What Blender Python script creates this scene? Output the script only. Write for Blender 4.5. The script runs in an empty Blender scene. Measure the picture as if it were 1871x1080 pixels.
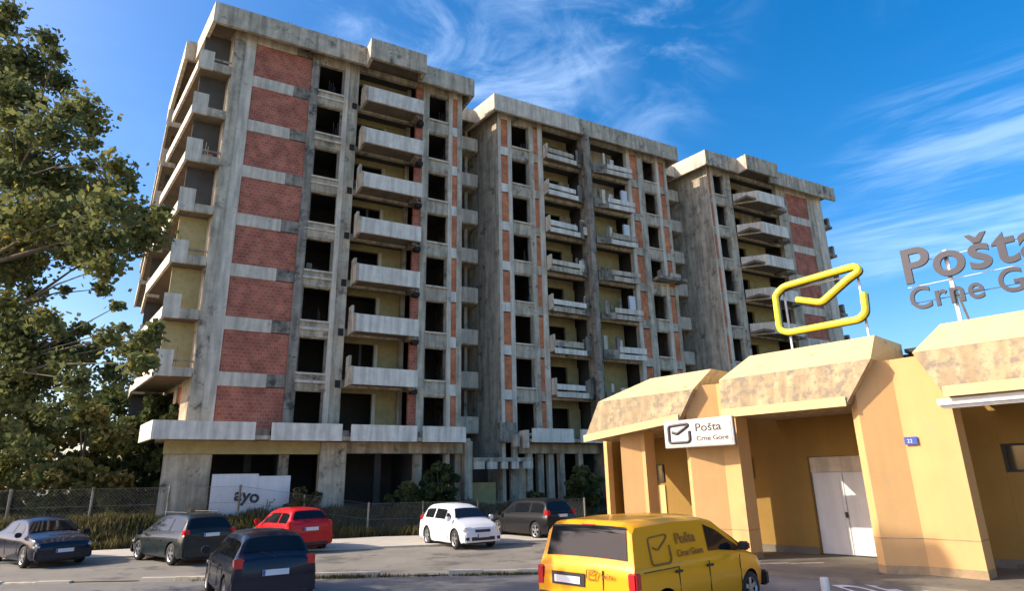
import bpy, bmesh, math, random
from mathutils import Vector, Matrix, noise
R = math.radians
random.seed(7)
C = bpy.context.scene.collection
scn = bpy.context.scene

# ------------------------------------------------------------------ camera, sky, sun, exposure
EYE = 2.6
cam = bpy.data.cameras.new('camera')
co = bpy.data.objects.new('camera', cam); C.objects.link(co); scn.camera = co
cam.sensor_fit = 'HORIZONTAL'; cam.sensor_width = 36.0
cam.lens = 36.0*1136.0/1871.0
cam.clip_start = 0.1; cam.clip_end = 3000
_f, _hy, _sl = 1136., 338., -0.0200          # focal length, horizon offset and roll of the lens
_L = _f*_f/_hy
up = Vector((_sl*_L, -_L, _f)).normalized()
fw = Vector((0, 0, 1)); Yc = (fw-up*fw.dot(up)).normalized(); Xc = Yc.cross(up)
# columns: camera x(right), y(up), z(back) expressed in world X, Y, Z
def w2(v): return Vector((Xc.dot(v), Yc.dot(v), up.dot(v)))
cx, cy, cz = w2(Vector((1, 0, 0))), w2(Vector((0, -1, 0))), w2(Vector((0, 0, -1)))
co.matrix_world = Matrix(((cx.x, cy.x, cz.x, 0), (cx.y, cy.y, cz.y, 0), (cx.z, cy.z, cz.z, EYE), (0, 0, 0, 1)))

SUN_AZ, SUN_EL = 187.0, 31.0
sun = bpy.data.lights.new('sun', 'SUN'); sun.energy = 2.0; sun.angle = R(0.55); sun.color = (1.0, 0.90, 0.74)
so = bpy.data.objects.new('sun', sun); C.objects.link(so)
sd = Vector((math.cos(R(SUN_AZ))*math.cos(R(SUN_EL)), math.sin(R(SUN_AZ))*math.cos(R(SUN_EL)), math.sin(R(SUN_EL))))
so.rotation_euler = sd.to_track_quat('Z', 'Y').to_euler(); so.location = sd*60

world = bpy.data.worlds.new('World'); scn.world = world; world.use_nodes = True
nt = world.node_tree; nt.nodes.clear()
def N(t, ty, **k):
    n = t.nodes.new(ty)
    for a, b in k.items(): setattr(n, a, b)
    return n
out = N(nt, 'ShaderNodeOutputWorld'); bg = N(nt, 'ShaderNodeBackground'); bg.inputs['Strength'].default_value = 0.15
sky = N(nt, 'ShaderNodeTexSky', sky_type='NISHITA'); sky.sun_disc = False
sky.sun_elevation = R(SUN_EL); sky.sun_rotation = R(90-SUN_AZ); sky.altitude = 100; sky.air_density = 1.0; sky.dust_density = 2.2; sky.ozone_density = 2.6
hs = N(nt, 'ShaderNodeHueSaturation'); hs.inputs['Saturation'].default_value = 1.46; hs.inputs['Value'].default_value = 0.66
nt.links.new(sky.outputs[0], hs.inputs['Color'])
tc = N(nt, 'ShaderNodeTexCoord')
def vmath(t, op, a, b=None):
    n = N(t, 'ShaderNodeVectorMath', operation=op)
    for i, x in enumerate((a, b)):
        if x is None: continue
        if isinstance(x, (tuple, list, Vector)): n.inputs[i].default_value = tuple(x)
        else: t.links.new(x, n.inputs[i])
    return n
def smath(t, op, a, b=None, clamp=False):
    n = N(t, 'ShaderNodeMath', operation=op); n.use_clamp = clamp
    for i, x in enumerate((a, b)):
        if x is None: continue
        if isinstance(x, (int, float)): n.inputs[i].default_value = x
        else: t.links.new(x, n.inputs[i])
    return n.outputs[0]
def blob(direction, lo, hi):                      # soft patch of sky round a compass direction
    d = Vector(direction).normalized()
    dt = vmath(nt, 'DOT_PRODUCT', tc.outputs['Generated'], d).outputs['Value']
    m = N(nt, 'ShaderNodeMapRange', interpolation_type='SMOOTHSTEP'); nt.links.new(dt, m.inputs['Value'])
    m.inputs['From Min'].default_value = lo; m.inputs['From Max'].default_value = hi
    return m.outputs[0]
def wisps(scale, stretch, rot, lo, hi, detail=8, dist=1.2):
    mp = N(nt, 'ShaderNodeMapping'); mp.inputs['Scale'].default_value = stretch; mp.inputs['Rotation'].default_value = rot
    nt.links.new(tc.outputs['Generated'], mp.inputs['Vector'])
    nz = N(nt, 'ShaderNodeTexNoise'); nz.inputs['Scale'].default_value = scale; nz.inputs['Detail'].default_value = detail
    nz.inputs['Roughness'].default_value = 0.62; nz.inputs['Distortion'].default_value = dist
    nt.links.new(mp.outputs[0], nz.inputs['Vector'])
    m = N(nt, 'ShaderNodeMapRange', interpolation_type='SMOOTHSTEP'); nt.links.new(nz.outputs[0], m.inputs['Value'])
    m.inputs['From Min'].default_value = lo; m.inputs['From Max'].default_value = hi
    return m.outputs[0]
w1 = wisps(3.2, (1.0, 2.2, 3.0), (0.3, 0.5, 0.4), 0.45, 0.85)
w3 = wisps(2.4, (1.0, 1.0, 9.0), (0.04, 0.10, 0), 0.45, 0.72, 5, 0.4)
m1 = blob((0.02, 0.75, 0.66), 0.93, 0.998)
m1b = blob((-0.02, 0.8, 0.60), 0.972, 0.999)
m2 = blob((0.80, 0.93, 0.38), 0.965, 0.998)
a1 = smath(nt, 'MULTIPLY', w1, m1)
a1b = smath(nt, 'MULTIPLY', wisps(6.0, (1.0, 1.6, 1.6), (0.2, 0.7, 0.4), 0.38, 0.7), m1b)
a2 = smath(nt, 'MULTIPLY', w3, m2)
a3 = smath(nt, 'MULTIPLY', wisps(2.0, (1, 1.5, 2.5), (0.1, 0.3, 0), 0.5, 0.85), 0.16)
asum = smath(nt, 'ADD', smath(nt, 'ADD', a1, smath(nt, 'MULTIPLY', a1b, 0.5)), smath(nt, 'ADD', smath(nt, 'MULTIPLY', a2, 0.75), a3))
amul = smath(nt, 'MULTIPLY', asum, 0.33, True)
mixc = N(nt, 'ShaderNodeMix', data_type='RGBA'); nt.links.new(amul, mixc.inputs['Factor'])
tint = N(nt, 'ShaderNodeMix', data_type='RGBA', blend_type='MULTIPLY'); tint.inputs['Factor'].default_value = 1; tint.inputs['B'].default_value = (1.06, 0.90, 0.89, 1)
nt.links.new(hs.outputs[0], tint.inputs['A']); nt.links.new(tint.outputs['Result'], mixc.inputs['A']); mixc.inputs['B'].default_value = (3.2, 3.9, 4.9, 1)
nt.links.new(mixc.outputs['Result'], bg.inputs['Color']); nt.links.new(bg.outputs[0], out.inputs[0])

scn.view_settings.view_transform = 'Standard'; scn.view_settings.look = 'None'
scn.view_settings.exposure = 1.60; scn.view_settings.gamma = 1.0; scn.view_settings.use_curve_mapping = False
scn.cycles.max_bounces = 8; scn.cycles.diffuse_bounces = 5; scn.cycles.use_denoising = True

# ------------------------------------------------------------------ materials
def mat(name, col, rough=0.8, metal=0.0, var=0.0, scale=3.0, col2=None, bump=0.0, bscale=25.0, streak=0.0, stain=None,
        stain_amt=0.0, coat=0.0, spec=0.5, stain_scale=1.1):
    m = bpy.data.materials.new(name); m.use_nodes = True; t = m.node_tree
    b = t.nodes['Principled BSDF']; b.inputs['Roughness'].default_value = rough; b.inputs['Metallic'].default_value = metal
    b.inputs['Specular IOR Level'].default_value = spec; b.inputs['Coat Weight'].default_value = coat
    b.inputs['Base Color'].default_value = (*col, 1)
    tcn = N(t, 'ShaderNodeTexCoord'); geo = N(t, 'ShaderNodeNewGeometry')
    last = None
    if var or col2:
        nz = N(t, 'ShaderNodeTexNoise'); nz.inputs['Scale'].default_value = scale; nz.inputs['Detail'].default_value = 8; nz.inputs['Roughness'].default_value = 0.65
        t.links.new(geo.outputs['Position'], nz.inputs['Vector'])
        mr = N(t, 'ShaderNodeMapRange'); t.links.new(nz.outputs[0], mr.inputs['Value']); mr.inputs['From Min'].default_value = 0.3; mr.inputs['From Max'].default_value = 0.7
        mx = N(t, 'ShaderNodeMix', data_type='RGBA'); t.links.new(mr.outputs[0], mx.inputs['Factor'])
        c2 = col2 or tuple(c*(1-var) for c in col)
        mx.inputs['A'].default_value = (*c2, 1); mx.inputs['B'].default_value = (*col, 1)
        last = mx.outputs['Result']
    if streak:
        mp = N(t, 'ShaderNodeMapping'); mp.inputs['Scale'].default_value = (1.6, 1.6, 0.16); t.links.new(geo.outputs['Position'], mp.inputs['Vector'])
        nz = N(t, 'ShaderNodeTexNoise'); nz.inputs['Scale'].default_value = 2.2; nz.inputs['Detail'].default_value = 6; t.links.new(mp.outputs[0], nz.inputs['Vector'])
        mr = N(t, 'ShaderNodeMapRange'); t.links.new(nz.outputs[0], mr.inputs['Value']); mr.inputs['From Min'].default_value = 0.35; mr.inputs['From Max'].default_value = 0.62
        mr.inputs['To Min'].default_value = 1-streak; mr.inputs['To Max'].default_value = 1.0
        mx = N(t, 'ShaderNodeMix', data_type='RGBA', blend_type='MULTIPLY'); mx.inputs['Factor'].default_value = 1
        if last: t.links.new(last, mx.inputs['A'])
        else: mx.inputs['A'].default_value = (*col, 1)
        cr = N(t, 'ShaderNodeCombineColor')
        for i in range(3): t.links.new(mr.outputs[0], cr.inputs[i])
        t.links.new(cr.outputs[0], mx.inputs['B']); last = mx.outputs['Result']
    if stain:
        nz = N(t, 'ShaderNodeTexNoise'); nz.inputs['Scale'].default_value = stain_scale; nz.inputs['Detail'].default_value = 9; nz.inputs['Roughness'].default_value = 0.72
        t.links.new(geo.outputs['Position'], nz.inputs['Vector'])
        mr = N(t, 'ShaderNodeMapRange'); t.links.new(nz.outputs[0], mr.inputs['Value'])
        mr.inputs['From Min'].default_value = 0.66-stain_amt*0.5; mr.inputs['From Max'].default_value = 0.78-stain_amt*0.5
        mx = N(t, 'ShaderNodeMix', data_type='RGBA'); t.links.new(mr.outputs[0], mx.inputs['Factor'])
        if last: t.links.new(last, mx.inputs['A'])
        else: mx.inputs['A'].default_value = (*col, 1)
        mx.inputs['B'].default_value = (*stain, 1); last = mx.outputs['Result']
    if last: t.links.new(last, b.inputs['Base Color'])
    if bump:
        nz = N(t, 'ShaderNodeTexNoise'); nz.inputs['Scale'].default_value = bscale; nz.inputs['Detail'].default_value = 6; t.links.new(geo.outputs['Position'], nz.inputs['Vector'])
        bp = N(t, 'ShaderNodeBump'); bp.inputs['Strength'].default_value = bump; bp.inputs['Distance'].default_value = 0.03
        t.links.new(nz.outputs[0], bp.inputs['Height']); t.links.new(bp.outputs[0], b.inputs['Normal'])
    return m

M = {}
M['concrete'] = mat('raw_concrete', (0.74, 0.635, 0.46), 0.92, var=0.42, scale=1.3, bump=0.35, bscale=9, streak=0.42, stain=(0.12, 0.11, 0.095), stain_amt=0.22, spec=0.2)
M['concrete_light'] = mat('pale_concrete', (0.84, 0.735, 0.56), 0.9, var=0.25, scale=1.7, bump=0.25, bscale=8, streak=0.32, stain=(0.25, 0.235, 0.2), stain_amt=0.12, spec=0.2)
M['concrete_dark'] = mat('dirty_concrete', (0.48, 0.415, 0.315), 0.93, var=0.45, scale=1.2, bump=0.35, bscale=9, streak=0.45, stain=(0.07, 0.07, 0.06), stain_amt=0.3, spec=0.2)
M['parapet'] = mat('cast_parapet_concrete', (0.95, 0.87, 0.71), 0.88, var=0.22, scale=2.2, bump=0.2, bscale=7, streak=0.3, stain=(0.26, 0.245, 0.21), stain_amt=0.06, spec=0.2)
M['inside'] = mat('inside_concrete', (0.12, 0.11, 0.095), 0.95, var=0.3, scale=0.8, spec=0.1)  # same concrete, base colour darkened for the shade in rooms and recesses
M['plaster'] = mat('ochre_block_wall', (0.52, 0.43, 0.20), 0.92, var=0.3, scale=1.8, bump=0.2, bscale=12, spec=0.2)
def brick(name, c1, c2, mortar):
    m = bpy.data.materials.new(name); m.use_nodes = True; t = m.node_tree; b = t.nodes['Principled BSDF']
    b.inputs['Roughness'].default_value = 0.9; b.inputs['Specular IOR Level'].default_value = 0.2
    tcn = N(t, 'ShaderNodeTexCoord'); sp = N(t, 'ShaderNodeSeparateXYZ'); t.links.new(tcn.outputs['Object'], sp.inputs[0])
    cb = N(t, 'ShaderNodeCombineXYZ'); t.links.new(sp.outputs[0], cb.inputs[0]); t.links.new(sp.outputs[2], cb.inputs[1])
    br = N(t, 'ShaderNodeTexBrick'); br.inputs['Scale'].default_value = 1.0; br.inputs['Brick Width'].default_value = 0.27; br.inputs['Row Height'].default_value = 0.2
    br.inputs['Mortar Size'].default_value = 0.014; br.inputs['Bias'].default_value = -0.1; br.inputs['Color1'].default_value = (*c1, 1); br.inputs['Color2'].default_value = (*c2, 1); br.inputs['Mortar'].default_value = (*mortar, 1)
    t.links.new(cb.outputs[0], br.inputs['Vector'])
    g = N(t, 'ShaderNodeNewGeometry'); nz = N(t, 'ShaderNodeTexNoise'); nz.inputs['Scale'].default_value = 1.4; nz.inputs['Detail'].default_value = 7; t.links.new(g.outputs['Position'], nz.inputs['Vector'])
    mr = N(t, 'ShaderNodeMapRange'); t.links.new(nz.outputs[0], mr.inputs['Value']); mr.inputs['From Min'].default_value = 0.3; mr.inputs['From Max'].default_value = 0.7; mr.inputs['To Min'].default_value = 0.68; mr.inputs['To Max'].default_value = 1.2
    hsn = N(t, 'ShaderNodeHueSaturation'); t.links.new(br.outputs[0], hsn.inputs['Color']); t.links.new(mr.outputs[0], hsn.inputs['Value']); t.links.new(hsn.outputs[0], b.inputs['Base Color'])
    bp = N(t, 'ShaderNodeBump'); bp.inputs['Strength'].default_value = 0.5; bp.inputs['Distance'].default_value = 0.02; bp.invert = True; t.links.new(br.outputs['Fac'], bp.inputs['Height']); t.links.new(bp.outputs[0], b.inputs['Normal'])
    return m
M['brick'] = brick('red_tile_brick', (0.54, 0.165, 0.095), (0.38, 0.115, 0.07), (0.44, 0.27, 0.20))
M['brick_orange'] = brick('orange_tile_brick', (0.74, 0.235, 0.085), (0.58, 0.17, 0.07), (0.45, 0.28, 0.2))
M['po_wall'] = mat('shaded_ochre_render', (0.37, 0.225, 0.06), 0.85, var=0.14, scale=1.2, bump=0.12, bscale=22, streak=0.05, spec=0.25)  # ochre render with the recess shade darkened into its base colour
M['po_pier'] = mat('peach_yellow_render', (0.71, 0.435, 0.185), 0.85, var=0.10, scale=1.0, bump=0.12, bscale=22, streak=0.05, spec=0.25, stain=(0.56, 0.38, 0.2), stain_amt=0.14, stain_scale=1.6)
M['po_cap'] = mat('cream_roof_slope', (0.80, 0.60, 0.28), 0.8, var=0.10, scale=1.5, bump=0.1, bscale=18, spec=0.25, stain=(0.42, 0.33, 0.21), stain_amt=0.2, stain_scale=1.8)
M['po_fascia'] = mat('weathered_fascia', (0.60, 0.45, 0.26), 0.88, var=0.25, scale=2.0, bump=0.2, bscale=15, streak=0.3, spec=0.2, stain=(0.27, 0.225, 0.165), stain_amt=0.38, stain_scale=3.4)
M['roof_dark'] = mat('bitumen_roof', (0.05, 0.052, 0.055), 0.85, var=0.3)
M['white_paint'] = mat('white_paint', (0.80, 0.80, 0.77), 0.5, var=0.08, scale=2.5, streak=0.1)
M['grey_metal'] = mat('galvanised_metal', (0.42, 0.43, 0.44), 0.45, metal=0.7, var=0.15)
M['dark_metal'] = mat('dark_metal', (0.05, 0.05, 0.055), 0.5, metal=0.3)
M['sign_yellow'] = mat('yellow_sign_enamel', (0.95, 0.82, 0.05), 0.35, var=0.04)
M['sign_dark'] = mat('brown_grey_letters', (0.050, 0.047, 0.062), 0.5, var=0.1)
M['sign_panel'] = mat('off_white_sign_panel', (0.74, 0.70, 0.60), 0.5, var=0.12, scale=3)
M['glass_dark'] = mat('dark_window_glass', (0.03, 0.035, 0.035), 0.08, spec=0.8)
M['asphalt'] = mat('sunbleached_asphalt', (0.31, 0.285, 0.235), 0.93, col2=(0.21, 0.195, 0.165), scale=0.35, bump=0.5, bscale=45, spec=0.2, stain=(0.13, 0.12, 0.105), stain_amt=0.30, stain_scale=0.55)
M['road'] = mat('road_asphalt', (0.25, 0.235, 0.21), 0.92, col2=(0.19, 0.18, 0.165), scale=0.6, bump=0.5, bscale=50, spec=0.25, stain=(0.05, 0.05, 0.05), stain_amt=0.15)
M['paving'] = mat('pale_concrete_paving', (0.62, 0.56, 0.46), 0.9, var=0.2, scale=0.9, bump=0.2, bscale=20, spec=0.2)
M['platform'] = mat('grey_brown_paving', (0.24, 0.215, 0.165), 0.9, var=0.35, scale=1.1, bump=0.3, bscale=16, spec=0.2, stain=(0.11, 0.10, 0.08), stain_amt=0.2)
M['soil'] = mat('dry_soil', (0.36, 0.31, 0.22), 0.95, col2=(0.22, 0.20, 0.12), scale=0.8, bump=0.6, bscale=10, spec=0.1)
M['paint_mark'] = mat('road_marking_paint', (0.80, 0.80, 0.76), 0.7, var=0.15, scale=9, stain=(0.3, 0.29, 0.26), stain_amt=0.02, stain_scale=6)
M['bark'] = mat('mottled_bark', (0.22, 0.19, 0.14), 0.9, col2=(0.10, 0.085, 0.065), scale=4, bump=0.5, bscale=14, spec=0.15)
def leafmat(name, cols):
    m = bpy.data.materials.new(name); m.use_nodes = True; t = m.node_tree; t.nodes.clear()
    o = N(t, 'ShaderNodeOutputMaterial'); d = N(t, 'ShaderNodeBsdfDiffuse'); tr = N(t, 'ShaderNodeBsdfTranslucent'); mx = N(t, 'ShaderNodeMixShader'); mx.inputs[0].default_value = 0.42
    a = N(t, 'ShaderNodeAttribute'); a.attribute_name = 'tint'; cr = N(t, 'ShaderNodeValToRGB'); t.links.new(a.outputs['Fac'], cr.inputs[0])
    cr.color_ramp.interpolation = 'LINEAR'
    els = cr.color_ramp.elements
    while len(els) < len(cols): els.new(0.5)
    for i, (p, c) in enumerate(cols): els[i].position = p; els[i].color = (*c, 1)
    t.links.new(cr.outputs[0], d.inputs[0]); t.links.new(cr.outputs[0], tr.inputs[0]); t.links.new(d.outputs[0], mx.inputs[1]); t.links.new(tr.outputs[0], mx.inputs[2]); t.links.new(mx.outputs[0], o.inputs[0])
    return m
M['leaf'] = leafmat('plane_tree_leaves', [(0, (0.10, 0.12, 0.055)), (0.5, (0.19, 0.21, 0.08)), (0.8, (0.30, 0.29, 0.09)), (0.9, (0.42, 0.33, 0.05)), (1, (0.25, 0.13, 0.05))])
M['leaf_dark'] = leafmat('dark_leaves', [(0, (0.06, 0.08, 0.035)), (0.6, (0.13, 0.155, 0.055)), (1, (0.2, 0.22, 0.08))])
M['leaf_autumn'] = leafmat('turning_leaves', [(0, (0.09, 0.115, 0.04)), (0.5, (0.18, 0.185, 0.06)), (0.8, (0.33, 0.27, 0.09)), (1, (0.38, 0.27, 0.09))])
M['weed'] = leafmat('dry_weeds', [(0, (0.06, 0.07, 0.025)), (0.5, (0.14, 0.125, 0.05)), (0.85, (0.26, 0.20, 0.10)), (1, (0.36, 0.29, 0.16))])
def carpaint(name, col, rough=0.25, metal=0.0): return mat(name, col, rough+0.05, metal, coat=0.28, spec=0.25)
M['soffit'] = mat('shaded_brown_soffit', (0.25, 0.205, 0.155), 0.95, var=0.4, scale=1.5, spec=0.1)  # concrete undersides, their shade put into the brown base colour
M['dark_notch'] = mat('dark_gap', (0.03, 0.03, 0.03), 0.95)
M['tyre'] = mat('tyre_rubber', (0.02, 0.02, 0.02), 0.8)
M['rim'] = mat('alloy_rim', (0.45, 0.46, 0.47), 0.35, metal=0.8)
M['car_glass'] = mat('tinted_car_glass', (0.010, 0.013, 0.017), 0.05, spec=0.3)
M['red_lens'] = mat('red_lamp_lens', (0.55, 0.01, 0.015), 0.15, coat=0.6)
M['clear_lens'] = mat('clear_lamp_lens', (0.62, 0.66, 0.70), 0.1, metal=0.3, coat=0.6)
M['plate'] = mat('number_plate_white', (0.72, 0.74, 0.76), 0.45)
M['plate_blue'] = mat('number_plate_blue_band', (0.03, 0.08, 0.38), 0.45)
M['black_plastic'] = mat('black_plastic', (0.02, 0.02, 0.022), 0.55)

# ------------------------------------------------------------------ mesh helpers
class MB:
    def __init__(s): s.v = []; s.f = []
    def box(s, x0, x1, y0, y1, z0, z1):
        n = len(s.v)
        s.v += [(x, y, z) for z in (z0, z1) for (x, y) in ((x0, y0), (x1, y0), (x1, y1), (x0, y1))]
        s.f += [(n, n+3, n+2, n+1), (n+4, n+5, n+6, n+7), (n, n+1, n+5, n+4), (n+1, n+2, n+6, n+5), (n+2, n+3, n+7, n+6), (n+3, n, n+4, n+7)]
        return s
    def prism(s, pts, z0, z1):                    # footprint extruded upwards
        n = len(s.v); k = len(pts)
        a = sum(pts[i][0]*pts[(i+1) % k][1]-pts[(i+1) % k][0]*pts[i][1] for i in range(k))
        if a < 0: pts = pts[::-1]
        s.v += [(p[0], p[1], z0) for p in pts]+[(p[0], p[1], z1) for p in pts]
        s.f += [tuple(n+i for i in range(k))[::-1], tuple(n+k+i for i in range(k))]
        s.f += [(n+i, n+(i+1) % k, n+k+(i+1) % k, n+k+i) for i in range(k)]
        return s
    def tube(s, p, q, r, r2=None, k=8, cap=True):
        p = Vector(p); q = Vector(q); r2 = r if r2 is None else r2
        d = (q-p); 
        if d.length < 1e-6: return s
        a = d.orthogonal().normalized(); b = d.normalized().cross(a); n = len(s.v)
        for c, rr in ((p, r), (q, r2)):
            for i in range(k):
                t = 2*math.pi*i/k; s.v.append(tuple(c+a*math.cos(t)*rr+b*math.sin(t)*rr))
        s.f += [(n+i, n+(i+1) % k, n+k+(i+1) % k, n+k+i) for i in range(k)]
        if cap: s.f += [tuple(n+i for i in range(k))[::-1], tuple(n+k+i for i in range(k))]
        return s
    def quad(s, *p):
        n = len(s.v); s.v += [tuple(x) for x in p]; s.f.append(tuple(range(n, n+len(p)))); return s
    def build(s, name, m, parent=None, smooth=False, bevel=0.0):
        me = bpy.data.meshes.new(name); me.from_pydata(s.v, [], s.f); me.update()
        if bevel:
            bm = bmesh.new(); bm.from_mesh(me); bmesh.ops.recalc_face_normals(bm, faces=bm.faces)
            bmesh.ops.bevel(bm, geom=list(bm.edges), offset=bevel, segments=2, affect='EDGES', clamp_overlap=True); bm.to_mesh(me); bm.free()
        me.materials.append(m if not isinstance(m, str) else M[m])
        if smooth:
            for p in me.polygons: p.use_smooth = True
        o = bpy.data.objects.new(name, me); C.objects.link(o)
        if parent: o.parent = parent
        return o
def tag(o, label=None, cat=None, group=None, kind=None):
    if label: o['label'] = label
    if cat: o['category'] = cat
    if group: o['group'] = group
    if kind: o['kind'] = kind
    return o
def empty(name, loc, rz=0, label=None, cat=None, group=None):
    o = bpy.data.objects.new(name, None); C.objects.link(o); o.location = loc; o.rotation_euler = (0, 0, rz); o.empty_display_size = 0.3
    return tag(o, label, cat, group)
def box(name, m, parent, x0, x1, y0, y1, z0, z1, bevel=0.0): return MB().box(x0, x1, y0, y1, z0, z1).build(name, m, parent, bevel=bevel)
def text_mesh(body, size, depth, name, m, parent, loc, rot=(R(90), 0, 0), offset=0.0, spacing=1.0, sx=1.0):
    cu = bpy.data.curves.new(name, 'FONT'); cu.body = body; cu.size = size; cu.extrude = depth; cu.offset = offset; cu.space_character = spacing
    t = bpy.data.objects.new(name, cu); C.objects.link(t); bpy.context.view_layer.update()
    me = bpy.data.meshes.new_from_object(t.evaluated_get(bpy.context.evaluated_depsgraph_get())); me.name = name
    bpy.data.objects.remove(t); me.materials.clear(); me.materials.append(M[m])
    o = bpy.data.objects.new(name, me); C.objects.link(o); o.parent = parent; o.location = loc; o.rotation_euler = rot; o.scale = (sx, 1, 1)
    return o
def tube_mesh(pts, r, name, m, parent, cyclic=False, loc=(0, 0, 0)):
    cu = bpy.data.curves.new(name, 'CURVE'); cu.dimensions = '3D'; cu.bevel_depth = r; cu.bevel_resolution = 3; cu.use_fill_caps = True
    sp = cu.splines.new('POLY'); sp.points.add(len(pts)-1)
    for i, p in enumerate(pts): sp.points[i].co = (*p, 1)
    sp.use_cyclic_u = cyclic
    t = bpy.data.objects.new(name, cu); C.objects.link(t); bpy.context.view_layer.update()
    me = bpy.data.meshes.new_from_object(t.evaluated_get(bpy.context.evaluated_depsgraph_get())); bpy.data.objects.remove(t)
    me.materials.clear(); me.materials.append(M[m]); 
    for p in me.polygons: p.use_smooth = True
    o = bpy.data.objects.new(name, me); C.objects.link(o); o.parent = parent; o.location = loc
    return o
def rounded(pts, r, n=5, closed=False):           # round the corners of a polyline
    P = [Vector(p) for p in pts]; outp = []
    for i, p in enumerate(P):
        if not closed and i in (0, len(P)-1): outp.append(p); continue
        a = P[i-1]; b = P[(i+1) % len(P)]
        da = (a-p); db = (b-p); ra = min(r, da.length*0.45); rb = min(r, db.length*0.45)
        s = p+da.normalized()*ra; e = p+db.normalized()*rb
        for k in range(n+1):
            t = k/n; outp.append(s*(1-t)**2+p*2*t*(1-t)+e*t*t)
    return [tuple(p) for p in outp]

# ------------------------------------------------------------------ the frames of the place
FAZ = R(28.4); FU = Vector((math.cos(FAZ), math.sin(FAZ))); FN = Vector((-math.sin(FAZ), math.cos(FAZ))); FP = Vector((-3.788, 40.0))
def fpt(u, w): q = FP+FU*u-FN*w; return (q.x, q.y)
def fw_of(x, y): return -((x-FP.x)*FN.x+(y-FP.y)*FN.y)
def fu_of(x, y): return ((x-FP.x)*FU.x+(y-FP.y)*FU.y)
def smooth(a, b, t):
    t = max(0, min(1, (t-a)/(b-a))); return t*t*(3-2*t)
def gz(x, y):
    w = fw_of(x, y); z = 1.0*(1-smooth(1.2, 3.4, w))
    return z
BASE = 1.0
# ground sheet out to the horizon
def ground_sheet():
    xs = [-600, -250, -120, -70]+[-50+2.0*i for i in range(56)]+[75, 110, 200, 400, 700]
    ys = [-250, -100, -40, -10, 5]+[12+1.2*i for i in range(55)]+[90, 130, 220, 450, 900]
    mb = MB(); nx = len(xs)
    for y in ys:
        for x in xs: mb.v.append((x, y, gz(x, y)-0.03))
    for j in range(len(ys)-1):
        for i in range(nx-1): a = j*nx+i; mb.f.append((a, a+1, a+1+nx, a+nx))
    return mb.build('ground', 'soil', smooth=True)
tag(ground_sheet(), kind='structure')
def poly_sheet(name, pts, z, m):
    return tag(MB().quad(*[(x, y, z) for x, y in pts]).build(name, m), kind='structure')
poly_sheet('car_park', [(-48, 19.9), (14, 19.6), (14, 31.5), (2, 33.2), (-6.6, 33.4), (-20, 27.6), (-48, 20.5)], -0.004, 'asphalt')
poly_sheet('road', [(-48, -12), (40, -12), (40, 19.2), (-48, 19.6)], -0.012, 'road')
# pale concrete path at the foot of the weeds, with a low kerb
path = MB().prism([(-30, 20.9), (-15.8, 25.7), (-11, 26.6), (-5.6, 27.6), (0.4, 28.9), (3.5, 29.5), (3.5, 33.4), (-6.6, 32.6), (-17.5, 28.6), (-30, 24.0)], -0.02, 0.07)
tag(path.build('path', 'paving'), kind='structure')
# broken kerb line between the road and the car park
random.seed(3)
kx = -40.0
kerb_root = empty('kerb', (0, 19.75, 0)); tag(kerb_root, kind='structure')
while kx < 9.0:
    L = 0.98
    if -20.5 < kx < -13.6 or -11.6 < kx < -8.6 or -6.6 < kx < -4.1 or -2.1 < kx < 1.6 or kx > 5:
        h = (0.10 if kx > -12 else 0.035)+random.uniform(-0.03, 0.02); dy = random.uniform(-0.03, 0.03)+0.004*kx
        o = box('kerb_stone', 'paving' if random.random() < 0.8 else 'concrete_light', kerb_root, kx, kx+L, -0.09+dy, 0.09+dy, -0.1, h, bevel=0.012)
        o['kind'] = 'structure'
    kx += 1.0
# painted markings in front of the post office
for i, ch in enumerate('DECC'):
    t = text_mesh(ch, 0.95, 0.0, 'painted_letter', 'paint_mark', None, (7.62+0.80*i, 14.85, 0.003), rot=(0, 0, R(2)), offset=0.012)
    t.scale = (0.92, 2.55, 1); t['kind'] = 'structure'

# ------------------------------------------------------------------ the unfinished apartment blocks
F0, FH = 5.42, 3.13
def FL(k): return F0+FH*k                          # floor levels; 0 is the first floor, 8 the roof slab
ROOF = FL(8)
SP = 0.178                                         # the blocks' flanks splay by about ten degrees
class Blk:
    def __init__(s, name, u0, label):
        x, y = fpt(u0, 0); s.u0 = u0
        s.root = empty(name, (x, y, 0), FAZ, label, 'building', 'unfinished apartment blocks in a row')
    def bx(s, name, m, u0, u1, w0, w1, z0, z1, parent=None, bevel=0.0):
        return box(name, m, parent or s.root, u0-s.u0, u1-s.u0, -w1, -w0, z0, z1, bevel)
    def pr(s, name, m, pts, z0, z1, parent=None):
        return MB().prism([(u-s.u0, -w) for u, w in pts], z0, z1).build(name, m, parent or s.root)
def jit(a): return random.uniform(-a, a)

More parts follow.
